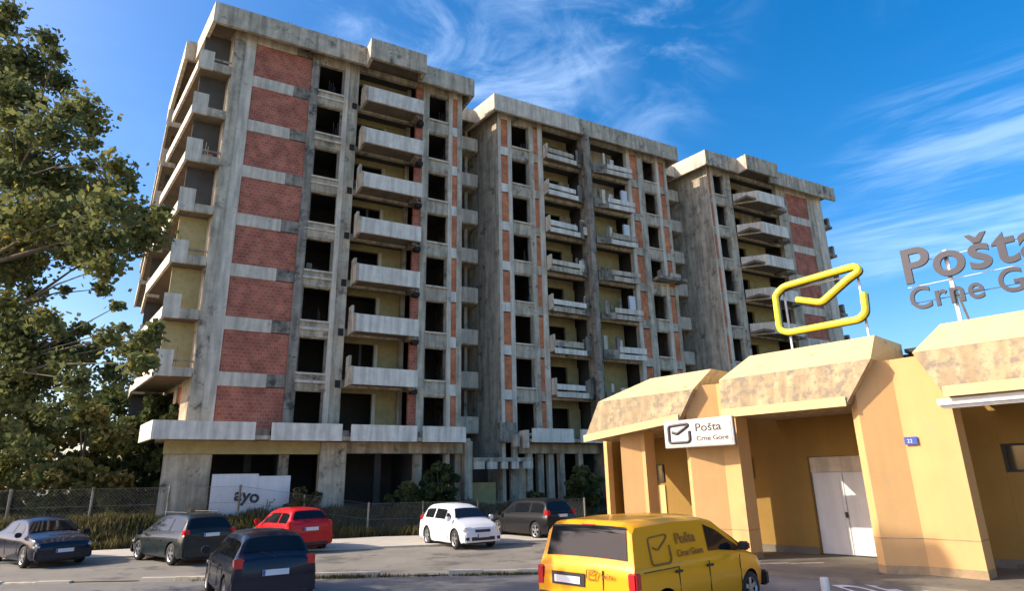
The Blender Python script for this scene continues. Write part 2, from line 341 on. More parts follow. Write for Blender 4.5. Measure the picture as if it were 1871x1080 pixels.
def pillar(b, u0, u1, wp, m='concrete', z0=BASE-0.3, z1=ROOF, d=0.42):
    return b.bx('pillar', m, u0, u1, wp-d, wp, z0, z1)
def brick_bay(b, u0, u1, wp, m='brick', k0=0, k1=8, top=2.38):
    for k in range(k0, k1):
        b.bx('brick_panel', m, u0+0.004, u1-0.004, wp-0.30, wp-0.07+jit(0.008), FL(k)+0.02, FL(k)+top+jit(0.02))
def band(b, u0, u1, wp, k0=1, k1=8, m='concrete', drop=0.76):
    for k in range(k0, k1+1):
        b.bx('edge_beam', m, u0+0.003, u1-0.003, wp-0.40, wp-0.02+jit(0.006), FL(k)-drop, FL(k)+0.02)
def window_bay(b, u0, u1, wp, k0=0, k1=8):
    for k in range(k0, k1):
        fr = b.bx('window_sill', 'concrete_light', u0-0.02, u1+0.02, wp-0.34, wp+0.07+jit(0.02), FL(k)+0.13, FL(k)+0.24)
        b.bx('sill_wall', 'concrete', u0+0.004, u1-0.004, wp-0.30, wp-0.06, FL(k)+0.02, FL(k)+0.13)
        b.bx('lintel', 'concrete', u0+0.004, u1-0.004, wp-0.36, wp-0.1, FL(k)+2.30+jit(0.02), FL(k)+2.37)
        # half-built jamb piers inside the opening
        if random.random() < 0.75: b.bx('window_jamb', 'concrete_dark', u1-0.13, u1-0.01, wp-0.34, wp-0.16, FL(k)+0.24, FL(k)+2.30)
        if random.random() < 0.6: b.bx('window_jamb', 'concrete_dark', u0+0.01, u0+0.10, wp-0.34, wp-0.16, FL(k)+0.24, FL(k)+2.30)
        # slabs and stubs one can make out in the dark room
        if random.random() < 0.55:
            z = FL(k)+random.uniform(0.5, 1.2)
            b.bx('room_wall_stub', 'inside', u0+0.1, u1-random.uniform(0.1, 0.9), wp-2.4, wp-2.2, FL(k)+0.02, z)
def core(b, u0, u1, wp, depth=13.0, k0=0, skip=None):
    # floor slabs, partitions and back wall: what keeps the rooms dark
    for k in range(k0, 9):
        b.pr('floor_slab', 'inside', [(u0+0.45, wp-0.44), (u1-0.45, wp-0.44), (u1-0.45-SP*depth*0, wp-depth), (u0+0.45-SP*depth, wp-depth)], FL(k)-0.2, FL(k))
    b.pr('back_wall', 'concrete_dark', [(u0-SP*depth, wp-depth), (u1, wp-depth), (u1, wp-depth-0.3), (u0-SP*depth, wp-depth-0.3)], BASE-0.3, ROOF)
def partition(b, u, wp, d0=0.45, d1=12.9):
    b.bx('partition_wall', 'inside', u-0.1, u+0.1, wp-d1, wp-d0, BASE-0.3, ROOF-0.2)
def balcony(b, u0, u1, wp, out=1.7, m='parapet', left='fin', k0=1, k1=8, tops=None):
    for k in range(k0, k1):
        z = FL(k); h = 0.55+jit(0.04)
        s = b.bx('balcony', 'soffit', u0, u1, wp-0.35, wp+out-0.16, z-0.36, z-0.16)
        p = b.root
        mm = m if random.random() < 0.8 else 'concrete_light'
        if left == 'chamfer':
            c = 1.5
            b.pr('parapet', mm, [(u0+c, wp+out), (u1, wp+out), (u1, wp+out-0.14), (u0+c+0.05, wp+out-0.14)], z-0.48, z+h)
            b.pr('parapet', 'concrete_light', [(u0, wp+0.1), (u0+c-0.004, wp+out), (u0+c+0.05, wp+out-0.144), (u0+0.14, wp+0.04)], z-0.48, z+h)
        else:
            b.bx('parapet', mm, u0+0.004, u1, wp+out-0.14, wp+out, z-0.48, z+h)
            # stepped flank wall on the left end of the balcony
            b.bx('flank_wall', 'concrete', u0-0.16, u0, wp+0.0, wp+out-0.02, z-0.50, z+h+0.03)
            b.bx('flank_wall', 'concrete', u0-0.158, u0-0.002, wp+0.02, wp+out*0.5, z+h+0.03, z+1.1+jit(0.25))
        b.bx('parapet_return', mm, u1-0.12, u1, wp+0.0, wp+out-0.145, z-0.2, z+h-0.02)
        b.bx('bracket', 'concrete_dark', u1-0.5, u1-0.15, wp+0.0, wp+out*0.75, z-0.62, z-0.37)

def roof_edge(b, u0, u1, w, m='concrete', z0=29.88, z1=31.32, t=0.22):
    return b.bx('roof_fascia', m, u0, u1, w-t, w, z0, z1)

# ---- block A (nearest, left)
random.seed(11)
A = Blk('apartment_block', -15.1, 'nearest grey concrete apartment shell with tall red brick panels, left end of the row')
pillar(A, -15.10, -14.50, 0.05, 'concrete'); pillar(A, -14.496, -13.86, 0.0, 'concrete_light')
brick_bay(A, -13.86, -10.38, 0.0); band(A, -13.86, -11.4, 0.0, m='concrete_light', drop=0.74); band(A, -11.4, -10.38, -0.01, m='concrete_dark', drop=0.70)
pillar(A, -10.38, -9.87, 0.03, 'concrete_dark')
window_bay(A, -9.87, -8.20, 0.0); band(A, -9.87, -8.20, 0.0)
pillar(A, -8.20, -7.92, 0.07, 'concrete_light'); pillar(A, -7.916, -7.24, -0.02, 'concrete')
pillar(A, -2.60, -2.13, 0.0, 'concrete'); window_bay(A, -2.13, -0.62, 0.0); band(A, -2.13, -0.62, 0.0)
pillar(A, -0.62, -0.34, 0.02, 'concrete_light')
brick_bay(A, -0.34, 0.06, 0.0, 'brick_orange'); band(A, -0.34, 0.06, 0.0, m='parapet', drop=0.7)
pillar(A, 0.06, 0.43, 0.0, 'concrete')
for k in range(0, 8):                               # loggia behind the balcony
    A.bx('brick_panel', 'brick', -3.10, -2.605, -0.32, -0.06, FL(k)+0.02, FL(k)+2.6)
    A.bx('loggia_beam', 'concrete', -7.236, -2.604, -0.42, -0.12, FL(k+1)-0.50, FL(k+1)-0.12)
    A.bx('loggia_floor', 'concrete_dark', -7.236, -2.604, -2.0, -0.36, FL(k)-0.15, FL(k)+0.02)
    A.bx('block_wall', 'plaster', -4.75, -3.15, -1.75, -1.5, FL(k)+0.02, FL(k+1)-0.16)
    A.bx('loggia_column', 'concrete', -3.42, -3.15, -1.46, -1.1, FL(k)+0.02, FL(k+1)-0.16)
    A.bx('block_wall', 'plaster', -7.2, -4.754, -1.75, -1.5, FL(k+1)-0.62, FL(k+1)-0.16)
    A.bx('door_jamb', 'concrete_light', -4.98, -4.76, -1.7, -1.42, FL(k)+0.02, FL(k+1)-0.62)
    if k % 3 == 1: A.bx('door_post', 'inside', -5.9, -5.75, -1.8, -1.6, FL(k)+0.02, FL(k+1)-0.62)
balcony(A, -6.90, -3.02, 0.0, 1.38)
for k in range(1, 8):
    A.bx('dark_notch', 'dark_notch', -7.62, -7.30, -0.05, 0.004, FL(k)-0.55, FL(k)-0.1)  # black box stands in for the shade inside a slab-corner notch
    A.bx('ledge', 'concrete_light', -9.9, -8.2, 0.0, 0.10+jit(0.03), FL(k)-0.32+jit(0.05), FL(k)-0.20)
    A.bx('bracket', 'dark_notch', -3.1, -2.7, 0.003, 0.5, FL(k)-0.75, FL(k)-0.5)
# first-floor terrace ledge, in sections with notches
for (a, c) in ((-16.45, -11.9), (-11.1, -7.42), (-6.92, -3.08), (-2.7, 0.02)):
    A.bx('terrace_parapet', 'parapet', a, c, 1.56, 1.72, 4.85, 5.76)
A.bx('terrace_slab', 'concrete', -16.3, 0.4, 0.06, 1.5, 4.9, 5.1)
for (a, c) in ((-11.86, -11.14), (-7.38, -6.96), (-3.04, -2.74)):
    A.bx('ledge_stub', 'concrete_dark', a, c, 1.1, 1.3, 4.95, 5.45)
A.bx('ground_beam', 'plaster', -16.0, -8.3, -0.1, 0.35, 4.2, 4.88); A.bx('ground_beam', 'concrete', -6.8, 0.46, -0.1, 0.35, 4.25, 4.88)
A.bx('ground_wall', 'concrete', -15.95, -13.72, -0.2, 0.2, BASE-0.4, 4.195)
A.bx('pillar', 'concrete', -8.28, -6.82, -0.2, 0.4, BASE-0.4, 4.86); A.bx('pillar', 'concrete', 0.48, 1.0, -0.2, 0.5, BASE-0.4, 5.0)
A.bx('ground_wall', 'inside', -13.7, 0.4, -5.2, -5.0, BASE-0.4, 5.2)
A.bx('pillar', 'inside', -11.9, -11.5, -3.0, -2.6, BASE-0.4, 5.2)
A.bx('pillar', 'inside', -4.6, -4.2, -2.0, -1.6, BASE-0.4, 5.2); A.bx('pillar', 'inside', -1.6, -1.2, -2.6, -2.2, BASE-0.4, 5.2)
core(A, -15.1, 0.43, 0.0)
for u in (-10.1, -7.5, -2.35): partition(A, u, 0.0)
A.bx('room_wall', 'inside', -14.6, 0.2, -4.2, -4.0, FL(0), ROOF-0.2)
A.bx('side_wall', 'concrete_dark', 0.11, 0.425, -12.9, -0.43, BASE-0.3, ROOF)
# left flank: wall with openings, two tiers of side balconies
A.pr('flank_pier', 'concrete', [(-15.16, -0.3), (-14.8, -0.3), (-15.15, -2.0), (-15.5, -2.0)], BASE-0.3, ROOF)
for i, (b0, b1) in enumerate(((3.4, 4.3), (8.2, 9.2), (12.0, 13.0))):
    A.pr('flank_pier', 'concrete', [(-15.12-SP*b0, -b0), (-14.75-SP*b0, -b0), (-14.75-SP*b1, -b1), (-15.12-SP*b1, -b1)], BASE-0.3, ROOF)
for k in range(0, 8):
    z = FL(k)
    A.pr('flank_brick', 'brick_orange' if k < 3 else 'brick', [(-15.0-SP*2.0, -2.0), (-14.8-SP*2.0, -2.0), (-14.8-SP*3.4, -3.4), (-15.0-SP*3.4, -3.4)], z, z+2.6)
    rw = 'plaster' if k < 4 else 'inside'
    if k: A.pr('room_wall', rw, [(-16.78, -1.0), (-15.22, -1.0), (-15.22, -1.1), (-16.8, -1.1)], z+0.02, z+2.78)
    A.pr('room_wall', 'inside', [(-18.3, -9.6), (-16.5, -9.6), (-16.5, -9.7), (-18.3, -9.7)], z+0.02, z+2.78)
    A.pr('flank_beam', 'concrete', [(-15.1, -0.3), (-14.8, -0.3), (-14.8-SP*13, -13), (-15.1-SP*13, -13)], z-0.55, z+0.02)
    if k:
        # corner balcony slab, its front panel and rail, its outer parapet running back
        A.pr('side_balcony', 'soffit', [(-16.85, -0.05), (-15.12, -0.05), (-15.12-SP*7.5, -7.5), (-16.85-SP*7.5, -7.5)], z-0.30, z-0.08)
        A.bx('balcony_panel', 'concrete_light', -16.95, -16.12, -0.12, 0.04, z-0.36, z+1.0+jit(0.1))
        A.bx('balcony_kerb', 'concrete', -16.116, -15.13, -0.12, 0.03, z-0.34, z+0.16+jit(0.05))
        if k % 2: A.bx('balcony_rail', 'concrete_dark', -16.116, -15.13, -0.10, -0.02, z+0.42, z+0.52)
        A.pr('side_parapet', 'parapet', [(-16.95, -0.13), (-16.81, -0.13), (-16.81-SP*7.5, -7.5), (-16.95-SP*7.5, -7.5)], z-0.36, z+0.28+jit(0.05))
        # the deeper tiers behind, each standing further out
        for (b0, b1, u_, w_) in (((8.0, 15.5, -18.6, 0.9), (16.2, 24.0, -19.3, 1.2)) if k > 3 else ((8.0, 13.0, -18.3, 0.8),)):
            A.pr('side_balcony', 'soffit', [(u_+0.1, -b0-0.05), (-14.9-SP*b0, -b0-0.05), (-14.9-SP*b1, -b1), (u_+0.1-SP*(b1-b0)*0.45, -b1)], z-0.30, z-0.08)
            A.pr('balcony_panel', 'concrete_light', [(u_, -b0), (u_+w_, -b0), (u_+w_, -b0-0.13), (u_, -b0-0.13)], z-0.36, z+0.85+jit(0.1))
            A.pr('side_parapet', 'concrete_light', [(u_, -b0-0.134), (u_+0.14, -b0-0.134), (u_+0.14-SP*(b1-b0)*0.45, -b1), (u_-SP*(b1-b0)*0.45, -b1)], z-0.36, z+0.3+jit(0.1))
A.pr('rear_wing', 'inside', [(-17.7, -13.8), (-8, -13.8), (-8, -25), (-18.9, -25)], BASE-0.3, ROOF-3.2)
A.pr('terrace_parapet', 'parapet', [(-16.60, 1.72), (-16.454, 1.72), (-16.454-SP*3.5, -1.8), (-16.6-SP*3.5, -1.8)], 4.85, 5.76)
A.bx('terrace_slab', 'concrete', -16.44, -15.2, -6.0, 0.05, 4.92, 5.08)
# roof
A.pr('roof_slab', 'soffit', [(-16.3, 0.57), (0.9, 0.57), (0.9, -13), (-18.6, -13)], ROOF, ROOF+0.22)
A.bx('roof_fascia', 'concrete', -16.24, -7.004, 0.58, 0.80, 29.88, 31.32); A.bx('roof_fascia', 'concrete', -3.046, 1.06, 0.58, 0.80, 29.88, 31.32)
A.bx('roof_fascia', 'concrete', -7.0, -3.05, 1.58, 1.80, 29.86, 31.36)
A.bx('roof_fascia_return', 'concrete_light', -7.0, -6.78, 0.58, 1.576, 29.87, 31.35); A.bx('roof_fascia_return', 'concrete', -3.27, -3.05, 0.58, 1.576, 29.87, 31.35)
A.bx('roof_slab', 'soffit', -6.776, -3.274, 0.6, 1.57, ROOF, ROOF+0.2)
A.pr('roof_fascia', 'concrete_light', [(-16.46, 0.80), (-16.244, 0.80), (-16.244-SP*4.6, -3.8), (-16.46-SP*4.6, -3.8)], 29.88, 31.32)
A.pr('roof_fascia', 'concrete_light', [(-17.92, -3.9), (-17.7, -3.9), (-18.75, -13.0), (-18.97, -13.0)], 29.88, 31.32)
A.pr('roof_fascia', 'concrete', [(-17.696, -3.9), (-16.9, -3.9), (-16.9, -4.12), (-17.696, -4.12)], 29.88, 31.32)
A.pr('roof_slab', 'soffit', [(-17.7, -4.15), (-16.9, -4.15), (-18.3, -13), (-18.9, -13)], ROOF+0.01, ROOF+0.21)
A.bx('roof_fascia', 'concrete', 0.84, 1.06, -2.0, 0.576, 29.88, 31.32)

# ---- block B (middle), its wall 0.8 m further back
random.seed(23)
WB = -0.8
B = Blk('apartment_block', 3.76, 'middle grey concrete apartment shell with narrow orange brick strips and cluttered balconies')
pillar(B, 3.76, 4.02, WB+0.02, 'concrete_light')
brick_bay(B, 4.02, 4.63, WB, 'brick_orange'); band(B, 4.02, 4.63, WB, m='parapet', drop=0.66)
pillar(B, 4.63, 4.96, WB, 'concrete_light'); window_bay(B, 4.96, 6.50, WB); band(B, 4.96, 6.50, WB)
pillar(B, 6.50, 6.94, WB, 'concrete'); brick_bay(B, 6.94, 7.33, WB, 'brick_orange'); band(B, 6.94, 7.33, WB, drop=0.66)
pillar(B, 7.33, 7.76, WB+0.02, 'concrete_light')
B.bx('pillar', 'concrete_dark', 11.35, 11.75, WB-0.3, WB+0.9, BASE-0.3, ROOF)
B.bx('pillar', 'concrete_dark', 11.9, 12.35, WB-0.9, WB+0.2, BASE-0.3, ROOF)
pillar(B, 16.25, 16.62, WB+0.02, 'concrete_light')
brick_bay(B, 16.62, 17.40, WB, 'brick_orange'); band(B, 16.62, 17.40, WB, drop=0.66)
pillar(B, 17.40, 18.05, WB, 'concrete'); window_bay(B, 18.05, 19.52, WB); band(B, 18.05, 19.52, WB)
pillar(B, 19.52, 19.85, WB, 'concrete_light'); brick_bay(B, 19.85, 20.45, WB, 'brick_orange'); band(B, 19.85, 20.45, WB, drop=0.66)
pillar(B, 20.45, 20.75, WB, 'concrete')
for k in range(0, 8):
    z = FL(k); zn = FL(k+1)
    B.bx('loggia_floor', 'concrete_dark', 7.77, 16.24, WB-2.2, WB-0.02, z-0.18, z+0.02)
    B.bx('loggia_beam', 'concrete', 7.765, 11.34, WB-0.38, WB-0.06, zn-0.52, zn-0.19)
    B.bx('loggia_beam', 'concrete', 12.36, 16.245, WB-0.38, WB-0.06, zn-0.52, zn-0.19)
    B.bx('block_wall', 'plaster', 7.77, 11.2, WB-1.9, WB-1.66, zn-0.9, zn-0.19)
    B.bx('block_wall', 'plaster' if k < 5 else 'concrete', 10.3, 11.3, WB-1.9, WB-1.66, z+0.02, zn-0.905)
    B.bx('block_wall', 'plaster' if k < 6 else 'concrete_light', 13.7, 16.0, WB-1.9, WB-1.66, z+0.02, zn-0.19)
    B.bx('block_wall', 'concrete_dark', 12.3, 12.9, WB-1.9, WB-1.66, z+0.02, zn-0.19)
    if k:
        h = 0.5+jit(0.06)
        # left balcony with slanting inner end
        B.pr('balcony', 'soffit', [(7.8, WB), (11.3, WB), (10.9, WB+0.5), (7.8, WB+0.62)], z-0.30, z-0.12)
        mm = random.choice(['parapet', 'concrete_light', 'concrete'])
        B.pr('balcony_edge', mm, [(7.8, WB+0.74), (10.6, WB+0.62), (10.6, WB+0.50), (7.8, WB+0.62)], z-0.40, z-0.02)
        B.pr('parapet', random.choice(['parapet', 'concrete_light', 'concrete']), [(7.8, WB+0.76), (10.4+jit(0.4), WB+0.64), (10.4, WB+0.54), (7.8, WB+0.66)], z+0.12, z+h)
        B.bx('parapet_return', 'concrete_light', 7.78, 7.9, WB+0.03, WB+0.60, z-0.2, z+h+0.45)
        B.pr('parapet', 'concrete_dark', [(10.604, WB+0.62), (11.34, WB+0.3), (11.34, WB+0.18), (10.604, WB+0.50)], z-0.42, z+h+0.5)
        B.pr('balcony', 'soffit', [(12.36, WB), (16.2, WB), (16.2, WB+0.6), (12.8, WB+0.5)], z-0.30, z-0.12)
        B.pr('balcony_edge', mm, [(13.6, WB+0.62), (16.2, WB+0.72), (16.2, WB+0.60), (13.6, WB+0.50)], z-0.40, z-0.02)
        B.pr('parapet', random.choice(['parapet', 'concrete_light', 'concrete']), [(13.7+jit(0.3), WB+0.64), (16.2, WB+0.74), (16.2, WB+0.64), (13.7, WB+0.54)], z+0.10, z+h)
        B.pr('parapet', 'concrete_dark', [(12.38, WB+0.3), (13.596, WB+0.62), (13.596, WB+0.5), (12.38, WB+0.18)], z-0.42, z+h-0.2+jit(0.2))
        # broken stubs, left-over formwork and rubble on the ledges
        for j in range(5):
            u = random.choice([random.uniform(10.0, 11.2), random.uniform(12.5, 14.2)]); s = random.uniform(0.1, 0.4)
            B.bx('formwork_stub', random.choice(['concrete_dark', 'concrete_light', 'inside', 'soffit']), u, u+s, WB+0.1+j*0.1, WB+0.2+j*0.1, z-0.1, z+random.uniform(0.5, 1.5))
        if k in (3, 5, 6): B.bx('white_panel', 'white_paint', 15.55, 16.15, WB-0.3, WB-0.1, z+0.5, z+1.9)
core(B, 3.76, 20.75, WB, 12.0)
for u in (7.55, 11.8, 16.8): partition(B, u, WB, 0.45, 11.9)
B.bx('room_wall', 'inside', 4.3, 20.3, WB-4.2, WB-4.0, FL(0), ROOF-0.2)
B.pr('side_wall', 'concrete', [(3.755, WB-0.005), (4.1, WB-0.425), (4.1-SP*12, WB-12), (3.755-SP*12, WB-12)], BASE-0.3, ROOF)
B.bx('side_wall', 'concrete_dark', 20.46, 20.74, WB-12, WB-0.43, BASE-0.3, ROOF)
# the cluttered ledge that sticks out at mid height on the right
B.bx('wrecked_scaffold', 'concrete_dark', 18.0, 20.9, WB+0.02, WB+1.1, FL(4)+0.3, FL(4)+0.55)
B.bx('wrecked_scaffold', 'concrete_dark', 18.2, 18.5, WB+0.5, WB+1.0, FL(4)+0.55, FL(4)+1.1); B.bx('wrecked_scaffold', 'concrete', 19.3, 20.5, WB+0.7, WB+0.8, FL(4)+0.55, FL(4)+1.0)
# roof edge
B.bx('roof_fascia', 'concrete_light', 3.1, 10.9, -0.22, 0.0, 29.88, 31.30); B.bx('roof_fascia', 'concrete', 10.904, 21.6, -0.22, -0.02, 29.86, 31.30)
B.pr('roof_fascia', 'concrete_light', [(3.1, -0.224), (3.32, -0.224), (3.32-SP*6, -6), (3.1-SP*6, -6)], 29.88, 31.30)
B.pr('roof_slab', 'soffit', [(3.33, -0.23), (21.3, -0.23), (21.3, -12), (3.33-SP*12, -12)], ROOF, ROOF+0.22)
B.bx('roof_fascia', 'concrete', 21.38, 21.6, -2.0, -0.225, 29.88, 31.30)
# lower floors of B
B.bx('terrace_parapet', 'parapet', 5.1, 8.3, WB+1.7, WB+1.85, 4.95, 5.85); B.bx('terrace_parapet', 'parapet', 8.9, 20, WB+1.7, WB+1.85, 4.95, 5.85)
B.bx('terrace_slab', 'concrete', 5.1, 20, WB+0.05, WB+1.69, 5.0, 5.2)
B.bx('ground_beam', 'concrete', 5.0, 20.5, WB, WB+0.45, 4.3, 4.95)
for u in (5.45, 8.0, 9.55, 12.5, 16.2, 20.3): B.bx('pillar', 'concrete', u, u+0.38, WB, WB+0.4, BASE-0.4, 4.3)
B.bx('ground_wall', 'inside', 5.6, 20.4, WB-5.2, WB-5.0, BASE-0.4, 5.2)
B.bx('ledge_stub', 'concrete_light', 4.75, 5.0, WB+0.6, WB+1.5, 4.6, 5.75); B.bx('ledge_stub', 'concrete_dark', 3.4, 4.6, WB+0.02, WB+0.5, 5.0, 6.3); B.bx('ledge_stub', 'concrete', 4.2, 4.45, WB+0.55, WB+1.2, 4.7, 5.5)

# ---- block C (far right)
random.seed(37)
Cb = Blk('apartment_block', 24.9, 'farthest grey concrete apartment shell with angled balconies, right end of the row')
pillar(Cb, 24.9, 25.0, 0.02, 'concrete_light'); brick_bay(Cb, 25.0, 25.36, 0.0, 'brick_orange'); band(Cb, 25.0, 25.36, 0.0)
pillar(Cb, 25.36, 25.7, 0.02, 'concrete_light'); window_bay(Cb, 25.7, 27.05, 0.0); band(Cb, 25.7, 27.05, 0.0)
pillar(Cb, 27.05, 27.9, 0.0, 'concrete')
balcony(Cb, 27.92, 32.9, 0.0, 1.72, left='chamfer')
for k in range(0, 8):
    z = FL(k); zn = FL(k+1)
    Cb.bx('loggia_floor', 'concrete_dark', 27.91, 35.0, -2.0, -0.36, z-0.15, z+0.02)
    Cb.bx('loggia_beam', 'concrete', 27.905, 34.2, -0.42, -0.12, zn-0.50, zn-0.16)
    Cb.bx('block_wall', 'plaster' if k < 6 else 'concrete', 30.6, 33.4, -1.75, -1.5, z+0.02, zn-0.16)
    Cb.bx('block_wall', 'plaster', 27.95, 30.596, -1.75, -1.5, zn-0.8, zn-0.16)
    if k:
        Cb.bx('slab_stub', 'concrete_dark', 33.0, 34.3, 0.0, 0.9, z-0.35, z-0.1)
        Cb.bx('formwork_stub', 'concrete', 33.3, 33.6, 0.2, 0.7, z-0.1, z+random.uniform(0.5, 1.4))
pillar(Cb, 34.2, 35.6, 0.0, 'concrete')
brick_bay(Cb, 35.6, 38.8, 0.0); band(Cb, 35.6, 38.8, 0.0, m='concrete_light', drop=0.74)
pillar(Cb, 38.8, 39.8, 0.0, 'concrete'); pillar(Cb, 39.804, 41.0, 0.05, 'concrete_light')
core(Cb, 24.9, 41.0, 0.0, 12.0)
for u in (27.5, 34.9, 38.9): partition(Cb, u, 0.0, 0.45, 11.9)
Cb.bx('room_wall', 'inside', 25.4, 40.6, -4.2, -4.0, FL(0), ROOF-0.2)
Cb.pr('side_wall', 'concrete', [(24.895, -0.005), (25.24, -0.425), (25.24-SP*12, -12), (24.895-SP*12, -12)], BASE-0.3, ROOF)
Cb.bx('side_wall', 'concrete_dark', 40.7, 40.99, -12, -0.43, BASE-0.3, ROOF)
for k in range(1, 8):
    z = FL(k)
    Cb.bx('side_balcony', 'concrete_dark', 41.004, 42.3, -3.3, 0.0, z-0.32, z-0.06)
    Cb.bx('side_parapet', 'concrete_dark', 42.0, 42.3, -3.3, -0.2, z-0.05, z+0.95)
Cb.bx('roof_fascia', 'concrete', 24.2, 28.3, 0.58, 0.80, 29.88, 31.32); Cb.bx('roof_fascia', 'concrete', 32.6, 42.45, 0.58, 0.80, 29.88, 31.32)
Cb.bx('roof_fascia', 'concrete', 28.304, 32.596, 1.58, 1.80, 29.86, 31.36)
Cb.bx('roof_fascia_return', 'concrete_light', 28.304, 28.52, 0.58, 1.576, 29.87, 31.35); Cb.bx('roof_slab', 'soffit', 28.524, 32.59, 0.6, 1.57, ROOF, ROOF+0.2)
Cb.pr('roof_fascia', 'concrete_light', [(24.2, 0.576), (24.42, 0.576), (24.42-SP*6, -5.4), (24.2-SP*6, -5.4)], 29.88, 31.32)
Cb.pr('roof_slab', 'soffit', [(24.43, 0.57), (42.2, 0.57), (42.2, -12), (24.43-SP*12, -12)], ROOF, ROOF+0.22)

# starter bars, rubble and left-over props: no two floors alike
random.seed(91)
for b, us, wp in ((A, (-6.7, -3.3, -9.0, -1.3, -16.5), 0.0), (B, (5.7, 9.0, 14.8, 18.8, 11.6), WB), (Cb, (26.3, 29.5, 31.5, 37), 0.0)):
    for k in range(1, 8):
        for u in us:
            if random.random() < 0.45:
                z = FL(k)+random.uniform(0.2, 0.6); uu = u+random.uniform(-0.6, 0.6); rb = MB()
                for q in range(random.randint(2, 4)):
                    rb = MB().tube((uu-b.u0+q*0.12, -(wp-0.2), FL(k)), (uu-b.u0+q*0.12+random.uniform(-.08, .08), -(wp-0.15), z+random.uniform(0.3, 0.8)), 0.014, k=5)
                    rb.build('rebar', 'dark_metal', b.root)
            if random.random() < 0.35:
                uu = u+random.uniform(-0.8, 0.8); s_ = random.uniform(0.15, 0.45)
                b.bx('rubble_block', random.choice(['concrete_light', 'plaster', 'brick_orange', 'concrete_dark']), uu, uu+s_, wp-0.9-s_, wp-0.9, FL(k)+0.02, FL(k)+random.uniform(0.3, 1.1))
for b, us, w_ in ((A, (-15, -12.2, -9.1, -1.6), 0.7), (B, (6, 12, 17.5), -0.1), (Cb, (26, 36, 40), 0.7)):
    for u in us:
        if random.random() < 0.8:
            for q in range(3): MB().tube((u-b.u0+q*0.25, -w_+0.1, 31.2), (u-b.u0+q*0.25+random.uniform(-.05, .05), -w_+0.1, 31.3+random.uniform(0.15, 0.4)), 0.015, k=5).build('rebar', 'dark_metal', b.root)

# ---- the set-back stair bays between the blocks
def stair(u0, u1, ws, label):
    S = Blk('stair_tower', u0, label); S.root['group'] = 'stair towers between the apartment blocks'
    um = (u0+u1)/2
    for k in range(0, 8):
        z = FL(k)
        S.bx('landing_parapet', 'concrete_light', u0, u1, ws, ws+0.15, z+0.35, z+1.45+jit(0.04))
        S.bx('landing_slab', 'concrete', u0, u1, ws-2.0, ws-0.004, z+0.3, z+0.5)
        S.bx('stair_column', 'concrete', um+0.35, um+0.6, ws-1.2, ws-0.9, z+0.5, z+FH+0.3)
    S.bx('stair_back_wall', 'inside', u0, u1, ws-4.2, ws-4.0, BASE-0.3, ROOF)
    S.bx('roof_fascia', 'concrete_light', u0, u1, ws+0.35, ws+0.55, 30.0, 31.1)
    S.bx('roof_slab', 'soffit', u0, u1, ws-4.2, ws+0.346, ROOF-0.05, ROOF+0.2)
    return S
S1 = stair(1.07, 3.05, -3.1, 'narrow set-back stair tower between the nearest and the middle apartment block')
S2 = stair(21.62, 24.15, -3.2, 'narrow set-back stair tower between the middle and the farthest apartment block')
S1.bx('infill_wall', 'inside', 0.44, 1.066, -3.3, -3.1, BASE-0.3, ROOF); S2.bx('infill_wall', 'inside', 20.76, 21.616, -3.4, -3.2, BASE-0.3, ROOF)
# entrance at the foot of the first stair tower
x, y = fpt(1.1, 0)
S1.bx('entrance_canopy', 'concrete', 1.05, 5.3, -0.9, 0.6, 3.75, 4.0)
for i, u in enumerate((1.05, 2.0, 3.0, 3.75, 4.6)): S1.bx('canopy_tooth', 'concrete_light', u, u+(0.75, 0.7, 0.45, 0.5, 0.7)[i], 0.36, 0.6, 3.3, 3.746)
S1.bx('door_panel', 'plaster', 1.2, 3.35, -1.1, -0.98, BASE-0.4, 2.5)
S1.bx('entrance_wall', 'concrete', 4.3, 5.4, -0.85, -0.6, BASE-0.4, 3.7)
S1.bx('entrance_wall', 'inside', 1.05, 5.3, -2.6, -2.4, BASE-0.4, 3.74)

# white hoarding with scrawled graffiti in front of the ground floor
x, y = fpt(-11.7, 0.95)
HB = empty('hoarding', (x, y, BASE-0.1), FAZ, 'white hoarding with dark scrawled graffiti leaning before the ground floor opening', 'hoarding')
box('board', 'white_paint', HB, -1.95, 0.25, -0.04, 0.04, 0.25, 2.28); box('board', 'white_paint', HB, 0.254, 1.85, -0.05, 0.03, 0.3, 2.16)
for xx in (-1.85, -0.1, 1.7): box('post', 'grey_metal', HB, xx, xx+0.08, 0.05, 0.13, -0.3, 2.1)
t = text_mesh('ayo', 0.85, 0.004, 'graffiti', 'roof_dark', HB, (-0.85, -0.052, 1.0), offset=0.03); t.rotation_euler = (R(90), R(8), 0)
text_mesh("ir'", 0.55, 0.004, 'graffiti', 'concrete_dark', HB, (0.72, -0.06, 0.62), offset=0.01)

